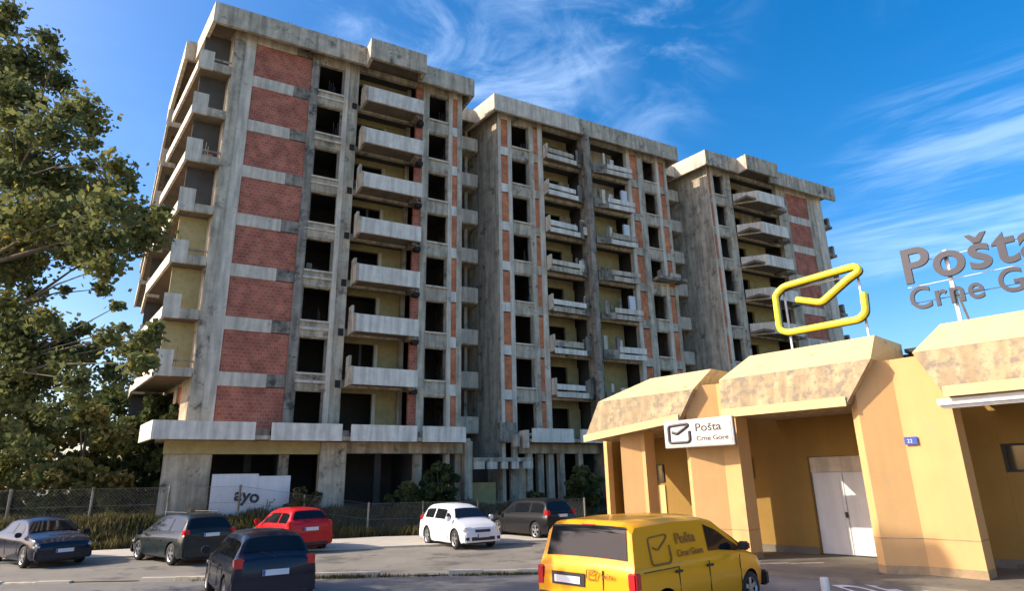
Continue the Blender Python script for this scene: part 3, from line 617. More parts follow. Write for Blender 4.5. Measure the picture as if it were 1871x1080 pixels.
# ------------------------------------------------------------------ the post office
PO = empty('post_office', (10.3587, 21.0255, 0), R(-48.5), 'yellow single-storey post office with folded piers and stained sloping canopies', 'building')
def pb(name, m, v0, v1, w0, w1, z0, z1, parent=None, bevel=0.0):
    return box(name, m, parent or PO, -max(v0, v1), -min(v0, v1), -w1, -w0, z0, z1, bevel)
def pp(name, m, pts, z0, z1): return MB().prism([(-v, -w) for v, w in pts], z0, z1).build(name, m, PO)
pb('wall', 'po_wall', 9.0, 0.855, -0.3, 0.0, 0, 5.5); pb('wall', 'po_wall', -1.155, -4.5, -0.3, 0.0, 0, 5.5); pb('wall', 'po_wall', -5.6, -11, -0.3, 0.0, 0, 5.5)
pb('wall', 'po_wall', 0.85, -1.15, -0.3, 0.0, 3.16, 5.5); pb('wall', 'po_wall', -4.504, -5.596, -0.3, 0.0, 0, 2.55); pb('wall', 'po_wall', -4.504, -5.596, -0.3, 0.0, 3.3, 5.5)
pb('skirting', 'platform', 9.0, 0.86, 0.003, 0.03, 0, 0.32); pb('skirting', 'platform', -1.16, -11, 0.003, 0.03, 0, 0.32)
PIER = [(-1.88, 1.9), (-1.88, 2.82), (-2.12, 3.0), (-2.98, 2.56), (-4.22, 2.62), (-4.22, 1.9)]
PIER1 = [(3.62, 1.9), (3.62, 2.82), (3.38, 3.0), (2.40, 2.56), (1.80, 2.62), (1.80, 1.9)]
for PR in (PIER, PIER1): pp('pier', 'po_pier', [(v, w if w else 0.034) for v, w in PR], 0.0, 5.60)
pp('pier', 'po_pier', [(6.6, 1.9), (6.6, 2.6), (6.45, 2.85), (5.75, 2.5), (5.6, 2.5), (5.6, 1.9)], 0.0, 5.6)
pp('pier', 'po_pier', [(8.35, 1.6), (8.05, 1.75), (8.0, 1.5), (8.3, 1.35)], 0.0, 5.2)
pp('end_wall', 'po_wall', [(8.9, 0.0), (8.22, 1.45), (8.1, 1.4), (8.78, 0.0)], 0.0, 5.2)
def canopy(name, bl, br, ml, mr, tl, tr, wb=3.3, wm=3.1, wt=2.2, zb=4.45, zm=5.62, zt=6.42, zbl=None):
    # lower face hangs nearly plumb, upper face slopes back to the ridge; solid behind, with a soffit
    zbl = zbl or zb
    def P(v, w, z): return (-v, -w, z)
    lo = MB()
    b0, b1, m0, m1 = P(bl, wb, zbl), P(br, wb, zb), P(ml, wm, zm), P(mr, wm, zm)
    B0, B1, M0, M1 = P(bl-0.1, 0.01, zbl), P(br+0.1, 0.01, zb), P(ml-0.1, 0.01, zm), P(mr+0.1, 0.01, zm)
    lo.v = [b0, b1, m1, m0, B0, B1, M1, M0]
    lo.f = [(0, 1, 2, 3), (4, 7, 6, 5), (0, 4, 5, 1), (1, 5, 6, 2), (0, 3, 7, 4), (3, 2, 6, 7)]
    lo.build(name, 'po_fascia', PO)
    t0, t1 = P(tl, wt, zt), P(tr, wt, zt); T0, T1 = P(tl, 0.015, zt), P(tr, 0.015, zt)
    upm = MB(); z4 = 0.004
    m0, m1, M0, M1 = [(p[0], p[1], p[2]+z4) for p in (m0, m1, M0, M1)]
    upm.v = [m0, m1, t1, t0, M0, M1, T1, T0]
    upm.f = [(0, 1, 2, 3), (4, 7, 6, 5), (0, 4, 5, 1), (1, 5, 6, 2), (0, 3, 7, 4), (3, 2, 6, 7)]
    upm.build('roof_slope', 'po_cap', PO)
    # pale drip edge along the bottom lip
    e = MB(); e.v = [P(bl, wb+0.03, zbl-0.06), P(br, wb+0.03, zb-0.06), P(br, wb+0.03, zb+0.2), P(bl, wb+0.03, zbl+0.2), P(bl, wb+0.004, zbl-0.06), P(br, wb+0.004, zb-0.06), P(br, wb+0.004, zb+0.2), P(bl, wb+0.004, zbl+0.2)]
    e.f = [(0, 1, 2, 3), (4, 7, 6, 5), (0, 4, 5, 1), (1, 5, 6, 2), (0, 3, 7, 4), (3, 2, 6, 7)]
    e.build('drip_edge', 'po_cap', PO)
canopy('canopy', 1.87, -1.95, 1.95, -2.70, 1.25, -2.62)
canopy('canopy', 7.85, 3.5, 7.2, 2.95, 5.3, 2.72, zm=5.45, zt=6.2, zbl=4.02)
canopy('canopy', -4.28, -10.5, -3.72, -10.8, -4.26, -10.8)
pp('roof', 'roof_dark', [(8.5, -0.02), (-11, -0.02), (-11, -9), (8.5, -9)], 5.5, 6.1)
pp('roof', 'roof_dark', [(-2.75, 0.3), (-4.15, 0.3), (-4.15, -6), (-2.75, -6)], 6.104, 6.22)
# door with two white leaves under a transom
D = pb('door_frame', 'white_paint', 0.85, -1.15, -0.25, -0.20, 0.12, 3.15)
pb('door_head', 'concrete_light', 0.84, -1.14, -0.195, -0.13, 2.66, 3.14)
dl = pb('door_leaf', 'white_paint', 0.80, -0.14, -0.195, -0.14, 0.14, 2.64, bevel=0.01); dr = pb('door_leaf', 'white_paint', -0.16, -1.10, -0.195, -0.14, 0.14, 2.64, bevel=0.01)
for l, v0, v1 in ((dl, 0.70, -0.04), (dr, -0.26, -1.0)):
    for z0, z1 in ((0.28, 1.2), (1.35, 2.5)):
        o = pb('door_panel', 'white_paint', v0, v1, -0.138, -0.12, z0, z1, parent=l)
hd = pb('door_handle', 'dark_metal', -0.08, -0.14, -0.137, -0.06, 1.25, 1.42, parent=dl)
# windows, lamp box, number plate, rolled shutter
w1_ = pb('window', 'dark_metal', -4.51, -5.59, -0.2, -0.14, 2.55, 3.3); pb('window_pane', 'glass_dark', -4.57, -5.53, -0.138, -0.125, 2.61, 3.24, parent=w1_)
w2_ = pb('window', 'dark_metal', 7.05, 6.62, 0.003, 0.06, 2.42, 3.1); pb('window_pane', 'glass_dark', 7.0, 6.67, 0.062, 0.07, 2.47, 3.05, parent=w2_)
pb('sunlit_patch', 'po_cap', 7.1, 6.62, 0.004, 0.05, 0.3, 2.3)  # cream slab painted as the sunlit patch low on the recess wall
pb('vent', 'dark_metal', 3.02, 2.84, 0.003, 0.12, 2.5, 3.25)
pb('number_plate', 'plate_blue', -3.0, -3.3, 2.60, 2.64, 3.3, 3.5)
text_mesh('22', 0.13, 0.002, 'plate_number', 'plate', PO, (3.06, -2.645, 3.35))
pb('rolled_shutter', 'grey_metal', -4.1, -10.5, 2.9, 3.1, 4.12, 4.34, bevel=0.03); pb('awning_cover', 'white_paint', -4.06, -10.5, 3.104, 3.16, 4.2, 4.36)
M['splash'] = mat('splash_dirt_render', (0.50, 0.35, 0.19), 0.9, var=0.4, scale=2.5, stain=(0.28, 0.23, 0.15), stain_amt=0.3, stain_scale=3)
for PR in (PIER, PIER1):
    f_ = [(PR[1][0]+0.006, PR[1][1]), (PR[2][0], PR[2][1]+0.007), (PR[3][0], PR[3][1]+0.006), (PR[4][0]-0.006, PR[4][1]+0.006), (PR[4][0]-0.006, 1.92), (PR[0][0]+0.006, 1.92)]
    pp('splash_band', 'splash', f_, 0.0, 0.30); pp('render_joint', 'splash', f_, 0.95, 0.975)
pb('downpipe', 'grey_metal', 3.9, 3.8, 0.01, 0.12, 0.1, 4.4)
# forecourt
fc = MB().prism([(1.1, 24.8), (15.0, 9.1), (19.0, 12.7), (5.15, 28.4)], -0.02, 0.10)
tag(fc.build('forecourt', 'platform'), kind='structure')

# signs
az = R(-48.5)
def pw(v, w, z): 
    a = R(131.5); u = Vector((math.cos(a), math.sin(a))); n = Vector((math.cos(R(221.5)), math.sin(R(221.5))))
    q = Vector((10.3587, 21.0255))+u*v+n*w; return (q.x, q.y, z)
BS = empty('box_sign', pw(2.68, 3.42, 3.98), az, 'white box sign with envelope emblem and lettering hung on the pier under the canopy', 'sign')
box('case', 'grey_metal', BS, -1.12, 1.0, -0.0, 0.14, -0.45, 0.45, bevel=0.015); box('face_panel', 'sign_panel', BS, -1.06, 0.94, -0.012, -0.002, -0.39, 0.39)
env = [(-0.36, 0.23), (0.33, 0.24), (0.40, 0.17), (0.02, -0.04), (-0.17, 0.05)]
def envelope(parent, cx_, cz_, s, r, m, yy, tilt=0.0):
    a = rounded([(0.02*s, 0, 0.10*s), (0.26*s, 0, 0.0), (0.72*s, 0, 0.30*s), (0.86*s, 0, 0.42*s), (0.80*s, 0, 0.5*s), (-0.1*s, 0, 0.44*s), (-0.16*s, 0, 0.36*s), (-0.16*s, 0, -0.38*s), (-0.08*s, 0, -0.46*s), (0.80*s, 0, -0.46*s), (0.90*s, 0, -0.36*s), (0.90*s, 0, 0.12*s)], 0.07*s)
    return tube_mesh([(x+cx_, yy, z+cz_) for x, _, z in a], r, 'envelope_emblem', m, parent)
envelope(BS, -0.85, 0.0, 0.62, 0.045, 'sign_dark', -0.02)
BS.scale = (1.22, 1.0, 1.0)
text_mesh('Pošta', 0.36, 0.004, 'lettering', 'sign_dark', BS, (-0.12, -0.016, 0.04), offset=0.004); text_mesh('Crne Gore', 0.21, 0.004, 'lettering', 'sign_dark', BS, (-0.10, -0.016, -0.26), offset=0.003)['kind'] = 'stuff'
ES = empty('envelope_sign', pw(-0.75, 1.0, 6.42), az, 'big yellow envelope outline sign on posts above the middle canopy', 'sign')
pts = rounded([(-0.69, 0, 1.88), (0.09, 0, 1.60), (1.05, 0, 2.20), (1.42, 0, 2.36), (1.30, 0, 2.55), (-1.08, 0, 2.44), (-1.40, 0, 2.20), (-1.42, 0, 0.98), (-1.18, 0, 0.82), (1.14, 0, 0.82), (1.36, 0, 1.0), (1.40, 0, 1.62)], 0.14)
tube_mesh(pts, 0.105, 'outline_face', 'sign_yellow', ES); tube_mesh([(x, y+0.12, z-0.02) for x, y, z in pts], 0.10, 'outline_back', 'dark_metal', ES)
for xx, zt_ in ((-1.18, 2.3), (1.25, 2.45)): box('post', 'grey_metal', ES, xx-0.03, xx+0.03, 0.21, 0.27, -0.1, zt_)
box('rail', 'grey_metal', ES, -1.3, 1.35, 0.21, 0.24, 2.3, 2.35)
LS = empty('roof_lettering', pw(-3.35, 1.0, 6.42), az, 'large grey roof letters on a frame above the right canopy', 'sign')
def letters(body, size, depth, m, parent, x, z, offset, sx=1.0, gap=0.0):
    def width(t):
        cu = bpy.data.curves.new('measure', 'FONT'); cu.body = t; cu.size = size; o = bpy.data.objects.new('measure', cu); C.objects.link(o)
        bpy.context.view_layer.update(); me = o.evaluated_get(bpy.context.evaluated_depsgraph_get()).to_mesh(); w = max(v.co.x for v in me.vertices) if len(me.vertices) else 0
        bpy.data.objects.remove(o); return w
    wi = width('I')
    for i_, ch in enumerate(body):
        if ch == ' ': continue
        text_mesh(ch, size, depth, 'letter', m, parent, (x+(width(body[:i_]+'I')-wi)*sx+gap*i_, 0.0, z), offset=offset, sx=sx)
letters('Pošta', 1.5, 0.05, 'sign_dark', LS, -0.06, 1.60, 0.024, 1.02, 0.03)
letters('Crne Gore', 0.93, 0.05, 'sign_dark', LS, 0.0, 0.78, 0.012, 0.90, 0.035)
for z in (1.48, 0.98, 2.2): box('rail', 'dark_metal' if z < 1 else 'grey_metal', LS, 0, 5.2, 0.09, 0.11, z, z+0.02)
for xx in (1.05, 3.6): box('post', 'grey_metal', LS, xx, xx+0.1, 0.12, 0.2, -0.2, 2.4); MB().tube((xx+0.05, 0.16, 1.6), (xx+0.1, 1.4, -0.2), 0.03).build('stay', 'grey_metal', LS)

# ------------------------------------------------------------------ vehicles
def interp(st, p):
    i = max(0, min(len(st)-2, int(p))); t = p-i
    return [a+(b-a)*t for a, b in zip(st[i], st[i+1])]
TUMBLE = [0.42]
def ring(s):
    tumble = TUMBLE[0]
    x, zt, zb, w, sill = s
    h = max(0.0, zt-zb)
    if h > 0.02: yr = w-0.06-min(h, 1.0)*tumble
    else: yr = w-0.10
    sh = min(0.10, h*0.45+0.02)
    return [(w-0.07, sill), (w-0.01, sill+0.10), (w+0.012, (sill+zb)*0.5+0.02), (w, zb-0.16), (w-0.035, zb-0.03), (w-0.06, zb),
            (yr+0.03, zt-sh), (yr-0.03, zt-sh*0.42), (yr-0.14, zt-0.012), (yr*0.45, zt+0.008), (0.0, zt+0.012)]
def surf(st, p, s, side=1):
    q = interp(st, p); r = ring(q); n = len(r)-1; t = s*n; i = min(n-1, int(t)); f = t-i
    y = r[i][0]*(1-f)+r[i+1][0]*f; z = r[i][1]*(1-f)+r[i+1][1]*f
    return Vector((q[0], y*side, z))
def patch(st, p0, p1, s0, s1, side, off, name, m, parent, np_=6, ns=4, s0b=None, s1b=None):
    mb = MB(); 
    for i in range(np_+1):
        for j in range(ns+1):
            fi = i/np_; a = s0+((s0b if s0b is not None else s0)-s0)*fi; b = s1+((s1b if s1b is not None else s1)-s1)*fi
            p = p0+(p1-p0)*fi; s = a+(b-a)*j/ns; e = 0.02
            P = surf(st, p, s, side); dp = surf(st, min(len(st)-1, p+e), s, side)-surf(st, max(0, p-e), s, side); ds = surf(st, p, min(1, s+e), side)-surf(st, p, max(0, s-e), side)
            n = dp.cross(ds)
            if n.length > 1e-9: n.normalize()
            c = Vector((P.x, 0, 0.7)); 
            if n.dot(P-c) < 0: n = -n
            mb.v.append(tuple(P+n*off))
    for i in range(np_):
        for j in range(ns):
            a = i*(ns+1)+j; mb.f.append((a, a+1, a+ns+2, a+ns+1))
    return mb.build(name, m, parent, smooth=True)
def topglass(st, p0, p1, frac0, frac1, off, name, m, parent, n=6, k=8):
    mb = MB()
    for i in range(n+1):
        p = p0+(p1-p0)*i/n; q = interp(st, p); r = ring(q); fr = frac0+(frac1-frac0)*i/n
        yr = r[8][0]+0.10; 
        a = surf(st, max(0, p-0.05), 1.0); b = surf(st, min(len(st)-1, p+0.05), 1.0); d = (b-a); nn = Vector((-d.z, 0, d.x)).normalized()
        if nn.z < 0: nn = -nn
        for j in range(k+1):
            t = -1+2*j/k; y = yr*fr*t; z = q[1]+0.012-0.02*abs(t)**2.5
            mb.v.append((q[0]+nn.x*off, y, z+nn.z*off))
    for i in range(n):
        for j in range(k):
            a = i*(k+1)+j; mb.f.append((a, a+1, a+k+2, a+k+1))
    return mb.build(name, m, parent, smooth=True)
def car(name, loc, heading, label, cat, paint, st, wheels, wr, glass, lamps=None, plates=(), extras=None, track=None, group='cars parked in front of the shell', scale=(1, 1, 1), sub=3):
    root = empty(name, loc, heading, label, cat, group); root.scale = scale
    # body shell: closed loft, wheel arches cut out
    mb = MB(); fine = []
    for i in range(len(st)-1):
        for k in range(sub): fine.append(i+k/sub)
    fine.append(len(st)-1); nr = 0
    for p in fine:
        r = ring(interp(st, p)); x = interp(st, p)[0]; pts = [(x, y, z) for y, z in r]+[(x, -y, z) for y, z in r[-2::-1]]; nr = len(pts); mb.v += pts
    for i in range(len(fine)-1):
        for j in range(nr-1): a = i*nr+j; mb.f.append((a, a+nr, a+nr+1, a+1))
        mb.f.append((i*nr+nr-1, (i+1)*nr+nr-1, (i+1)*nr, i*nr))
    mb.f.append(tuple(range(nr))); mb.f.append(tuple(range((len(fine)-1)*nr, len(fine)*nr))[::-1])
    body = mb.build('body', paint, root, smooth=True)
    body.data.materials.append(M['black_plastic'])
    bm = bmesh.new(); bm.from_mesh(body.data); bmesh.ops.recalc_face_normals(bm, faces=bm.faces); bm.to_mesh(body.data); bm.free()
    W = max(s[3] for s in st)
    cut = MB()
    for xw in wheels:
        for sd_ in (1, -1): cut.tube((xw, sd_*(W-0.26), wr+0.0), (xw, sd_*(W+0.2), wr), wr+0.055, k=28)
    cu = cut.build('cutter', 'black_plastic'); cu.parent = root; bpy.context.view_layer.update()
    md = body.modifiers.new('arch', 'BOOLEAN'); md.object = cu; md.operation = 'DIFFERENCE'; md.solver = 'EXACT'
    bpy.context.view_layer.update()
    me = bpy.data.meshes.new_from_object(body.evaluated_get(bpy.context.evaluated_depsgraph_get()))
    if len(me.polygons) > 50:
        body.modifiers.clear(); body.data = me
    else: body.modifiers.clear()
    bpy.data.objects.remove(cu)
    for p_ in body.data.polygons: p_.use_smooth = True
    body.data.set_sharp_from_angle(angle=R(32))
    tw = (track or W)-0.012
    for xw in wheels:
        for sd_ in (1, -1):
            ty = MB(); k = 28; prof = [(wr*0.66, 0.0), (wr*0.93, -0.005), (wr, -0.035), (wr, -0.165), (wr*0.93, -0.2), (wr*0.6, -0.2)]
            for i in range(k):
                t = 2*math.pi*i/k
                for r_, yy in prof: ty.v.append((xw+math.cos(t)*r_, sd_*(tw+yy), wr+math.sin(t)*r_))
            np_ = len(prof)
            for i in range(k):
                for j in range(np_-1): a = i*np_+j; b = ((i+1) % k)*np_+j; ty.f.append((a, b, b+1, a+1))
            wh = ty.build('wheel', 'tyre', root, smooth=True)
            rm = MB(); y0 = sd_*(tw-0.02); rr = wr*0.67
            for i in range(5):
                t = 2*math.pi*i/5+0.3; c_, s_ = math.cos(t), math.sin(t); px, pz = -s_*0.035, c_*0.035
                q = [(xw+px, wr+pz), (xw-px, wr-pz), (xw+c_*rr-px*1.4, wr+s_*rr-pz*1.4), (xw+c_*rr+px*1.4, wr+s_*rr+pz*1.4)]
                n = len(rm.v); rm.v += [(a, y0, b) for a, b in q]+[(a, y0-sd_*0.03, b) for a, b in q]
                rm.f += [(n, n+1, n+2, n+3), (n+4, n+7, n+6, n+5), (n, n+4, n+5, n+1), (n+1, n+5, n+6, n+2), (n+2, n+6, n+7, n+3), (n+3, n+7, n+4, n)]
            rm.tube((xw, y0-sd_*0.04, wr), (xw, y0+sd_*0.006, wr), 0.06, k=12)
            for i in range(28):
                t = 2*math.pi*i/28; t2 = 2*math.pi*(i+1)/28
                rm.quad((xw+math.cos(t)*rr, y0+sd_*0.012, wr+math.sin(t)*rr), (xw+math.cos(t2)*rr, y0+sd_*0.012, wr+math.sin(t2)*rr), (xw+math.cos(t2)*rr*0.86, y0-sd_*0.012, wr+math.sin(t2)*rr*0.86), (xw+math.cos(t)*rr*0.86, y0-sd_*0.012, wr+math.sin(t)*rr*0.86))
            rm.build('rim', 'rim', wh)
            MB().tube((xw, sd_*(tw-0.19), wr), (xw, sd_*(tw-0.08), wr), wr*0.66, k=20).build('brake_disc', 'black_plastic', wh)
    box('underbody', 'black_plastic', root, 0.25, st[-1][0]-0.25, -W+0.27, W-0.27, 0.16, 0.32)
    for g in glass: g(root, st)
    for a in plates:
        x0, z0, face = a[:3]
        pl = box('number_plate', 'plate', root, *( (x0-0.012, x0) if face < 0 else (x0, x0+0.012)), -0.26, 0.26, z0, z0+0.115)
        box('country_band', 'plate_blue', pl, *((x0-0.014, x0-0.0125) if face < 0 else (x0+0.0125, x0+0.014)), *( (0.21, 0.258) if face < 0 else (-0.258, -0.21)), z0+0.004, z0+0.111)
    if extras: extras(root, st, W)
    return root
def side_glass(p0, p1, s0=0.515, s1=0.585):
    def g(root, st):
        for sd_ in (1, -1): patch(st, p0, p1, s0, s1, sd_, 0.008, 'side_window', 'car_glass', root)
    return g
def scr(p0, p1, f0, f1, name='windscreen'):
    def g(root, st): topglass(st, p0, p1, f0, f1, 0.01, name, 'car_glass', root)
    return g
def mirrors(root, x, W, z, m='black_plastic'):
    for sd_ in (1, -1):
        mb = MB(); a, b = sorted((sd_*(W+0.02), sd_*(W+0.20)))
        mb.box(x-0.05, x+0.09, a, b, z, z+0.16); mb.build('wing_mirror', m, root, bevel=0.03)
def tail_lamps(root, x, W, z0, z1, inner=0.28, depth=0.10):
    for sd_ in (1, -1):
        a, b = sorted((sd_*(W-inner), sd_*(W-0.005))); box('tail_lamp', 'red_lens', root, x-0.018, x+depth, a, b, z0, z1, bevel=0.025)
def head_lamps(root, x, W, z0, z1, inner=0.45, depth=0.32):
    for sd_ in (1, -1):
        a, b = sorted((sd_*(W-inner), sd_*(W-0.03))); box('headlight', 'clear_lens', root, x-depth, x+0.012, a, b, z0, z1, bevel=0.05)
def bumper(root, x0, x1, W, z0, z1, m):
    box('bumper', m, root, x0, x1, -W+0.03, W-0.03, z0, z1, bevel=0.04)
# station: x, top z, belt z, half width, sill z
HATCH = [(0.0, 0.95, 0.93, 0.79, 0.38), (0.03, 1.00, 0.94, 0.825, 0.30), (0.12, 1.06, 0.93, 0.83, 0.24), (0.38, 1.40, 0.93, 0.845, 0.20), (0.62, 1.475, 0.925, 0.85, 0.19), (1.4, 1.50, 0.91, 0.855, 0.19), (2.2, 1.475, 0.90, 0.855, 0.19), (2.62, 1.38, 0.895, 0.855, 0.19),
         (3.22, 0.985, 0.89, 0.85, 0.19), (3.35, 0.935, 0.88, 0.845, 0.20), (3.8, 0.84, 0.80, 0.80, 0.22), (4.02, 0.72, 0.70, 0.70, 0.26), (4.08, 0.60, 0.59, 0.62, 0.34)]
def hatch_extras(lz=(0.84, 1.06), front=False, paint=None, rearwiper=True, roof_rails=False, Wk=None):
    def f(root, st, W):
        L = st[-1][0]
        tail_lamps(root, 0.004, W-0.045, lz[0], lz[1], 0.19, 0.22); head_lamps(root, L-0.05, W-0.04, 0.58, 0.74, 0.42, 0.4)
        bumper(root, -0.07, 0.12, W, 0.26, 0.62, paint); box('bumper_strip', 'black_plastic', root, -0.075, 0.0, -W+0.2, W-0.2, 0.27, 0.36)
        bumper(root, L-0.12, L+0.05, W-0.05, 0.24, 0.56, paint); box('grille', 'black_plastic', root, L+0.03, L+0.056, -0.5, 0.5, 0.30, 0.42); box('upper_grille', 'black_plastic', root, L-0.04, L+0.025, -0.32, 0.32, 0.57, 0.66)
        for sd_ in (1, -1):
            a, b = sorted((sd_*0.6, sd_*0.74)); box('fog_lamp', 'black_plastic', root, L+0.035, L+0.058, a, b, 0.32, 0.42)
        mirrors(root, L*0.735, W, 0.93, paint)
        if rearwiper: MB().tube((0.02, 0, 1.0), (0.17, 0.3, 1.12), 0.012).build('rear_wiper', 'black_plastic', root)
        for sd_ in (1, -1):
            for xx in (L*0.36, L*0.60): 
                a, b = sorted((sd_*(W-0.002), sd_*(W+0.03))); box('door_handle', paint, root, xx, xx+0.16, a, b, 0.77, 0.80, bevel=0.008)
            for xx in (L*0.42, L*0.68, L*0.27):
                a, b = sorted((sd_*(W+0.004), sd_*(W+0.0135))); box('door_seam', 'black_plastic', root, xx, xx+0.012, a, b, 0.34, 0.76)
        if roof_rails:
            for sd_ in (1, -1): MB().tube((0.8, sd_*0.53, st[5][1]+0.03), (2.7, sd_*0.53, st[5][1]+0.02), 0.018).build('roof_rail', 'dark_metal', root)
        MB().tube((2.3, 0.0, st[5][1]-0.01), (2.15, 0, st[5][1]+0.2), 0.006).build('aerial', 'black_plastic', root)
    return f
G_HATCH = [scr(7.12, 7.9, 0.92, 1.04), scr(2.15, 2.92, 0.98, 0.90, 'rear_window'), side_glass(3.2, 4.8), side_glass(4.95, 6.3, 0.515, 0.585), side_glass(6.4, 7.35, 0.515, 0.57)]
def wagonst(L=4.6, H=1.68, W=0.92, belt=1.02):
    return [(0.0, 1.04, 1.01, W-0.07, 0.42), (0.03, 1.10, 1.015, W-0.04, 0.34), (0.10, 1.14, belt, W-0.02, 0.27), (0.34, H-0.14, belt, W, 0.24), (0.6, H-0.03, belt, W, 0.23), (1.5, H, belt-0.01, W, 0.23), (2.4, H-0.03, belt-0.02, W, 0.23), (2.85, H-0.14, belt-0.03, W, 0.23),
            (3.52, 1.10, belt-0.04, W, 0.23), (3.7, 1.04, belt-0.06, W-0.005, 0.24), (L-0.35, 0.95, 0.90, W-0.05, 0.26), (L-0.06, 0.80, 0.77, W-0.13, 0.3), (L, 0.62, 0.60, W-0.22, 0.38)]
def place_by_corner(px, py, heading, W, sx=1.0, left=True):
    # put the rear-left (or rear-right) ground corner of the car at px, py
    c, s = math.cos(heading), math.sin(heading); y = W if left else -W
    return (px+s*y, py-c*y, 0)
# dark blue hatchback, rear towards us
P_navy = carpaint('navy_black_paint', (0.012, 0.016, 0.030), 0.2)
car('hatchback', place_by_corner(-6.16, 14.45, R(123), 0.93), R(123), 'near-black small hatchback with round red tail lamps, nearest of the parked cars at left', 'car', P_navy, HATCH, (0.78, 3.32), 0.31, G_HATCH, plates=((-0.075, 0.66, -1),), extras=hatch_extras((0.80, 1.02), paint=P_navy), scale=(1, 1.08, 1.05))
# dark grey-green estate
P_green = carpaint('dark_green_grey_paint', (0.018, 0.026, 0.028), 0.22)
WAG = wagonst()
G_WAG = [scr(7.12, 7.9, 0.92, 1.04), scr(2.15, 2.92, 0.98, 0.92, 'rear_window'), side_glass(3.15, 4.75), side_glass(4.9, 6.3), side_glass(6.4, 7.4, 0.515, 0.57)]
car('estate_car', place_by_corner(-11.35, 22.6, R(140), 0.92), R(140), 'dark green-grey tall estate car between the dark saloon and the red hatchback', 'car', P_green, WAG, (0.86, 3.75), 0.36, G_WAG, plates=((-0.075, 0.92, -1),), extras=hatch_extras((0.98, 1.16), paint=P_green, roof_rails=True), scale=(1, 1.05, 1.0))
# red hatchback
P_red = carpaint('red_paint', (0.55, 0.012, 0.018), 0.22)
car('hatchback', place_by_corner(-8.85, 25.8, R(131), 0.86), R(131), 'bright red hatchback parked with its rear to the road', 'car', P_red, HATCH, (0.78, 3.32), 0.33, G_HATCH, plates=((-0.075, 0.74, -1),), extras=hatch_extras((0.86, 1.06), paint=P_red), scale=(1, 1.12, 1.13))
# white hatchback facing us
P_white = carpaint('white_car_paint', (0.80, 0.81, 0.82), 0.25)
hw = R(-57); Lw = 4.08
car('hatchback', (-1.35-math.cos(hw)*Lw, 26.4-math.sin(hw)*Lw, 0), hw, 'white hatchback facing the road with dark lower grille', 'car', P_white, HATCH, (0.78, 3.32), 0.33, G_HATCH, plates=((Lw+0.058, 0.40, 1),), extras=hatch_extras((0.86, 1.06), paint=P_white), scale=(1, 1.05, 1.13))
# dark saloon at the left edge
P_dark = carpaint('blue_black_paint', (0.010, 0.014, 0.030), 0.18)
SAL = [(0.0, 0.86, 0.85, 0.76, 0.42), (0.08, 1.00, 0.98, 0.84, 0.30), (0.65, 1.06, 1.0, 0.895, 0.24), (0.80, 1.12, 1.0, 0.90, 0.22), (1.35, 1.46, 0.98, 0.91, 0.21), (2.0, 1.53, 0.97, 0.915, 0.21), (2.6, 1.51, 0.96, 0.915, 0.21), (3.0, 1.42, 0.96, 0.915, 0.21),
       (3.62, 1.06, 0.95, 0.91, 0.21), (3.75, 1.02, 0.94, 0.90, 0.22), (4.35, 0.90, 0.86, 0.86, 0.24), (4.6, 0.78, 0.75, 0.77, 0.28), (4.66, 0.64, 0.62, 0.68, 0.36)]
hd_ = R(-36)
car('saloon_car', (-15.9-math.cos(hd_)*4.66, 23.4-math.sin(hd_)*4.66, 0), hd_, 'blue-black saloon facing the road at the left edge', 'car', P_dark, SAL, (0.95, 3.75), 0.34, [scr(7.1, 7.92, 0.93, 1.04), scr(3.1, 4.0, 1.02, 0.93, 'rear_window'), side_glass(4.2, 5.4), side_glass(5.55, 7.2)], plates=((4.72, 0.46, 1),), extras=hatch_extras((0.74, 0.96), paint=P_dark, rearwiper=False), scale=(1, 1.05, 1.06))
# dark car half behind the van
P_grey = carpaint('dark_grey_paint', (0.012, 0.013, 0.015), 0.3)
car('estate_car', place_by_corner(1.35, 29.4, R(128), 0.92), R(128), 'dark grey estate car half hidden behind the yellow van', 'car', P_grey, WAG, (0.86, 3.75), 0.36, G_WAG, plates=((-0.075, 0.92, -1),), extras=hatch_extras((0.98, 1.2), paint=P_grey), scale=(1, 1.0, 1.05))
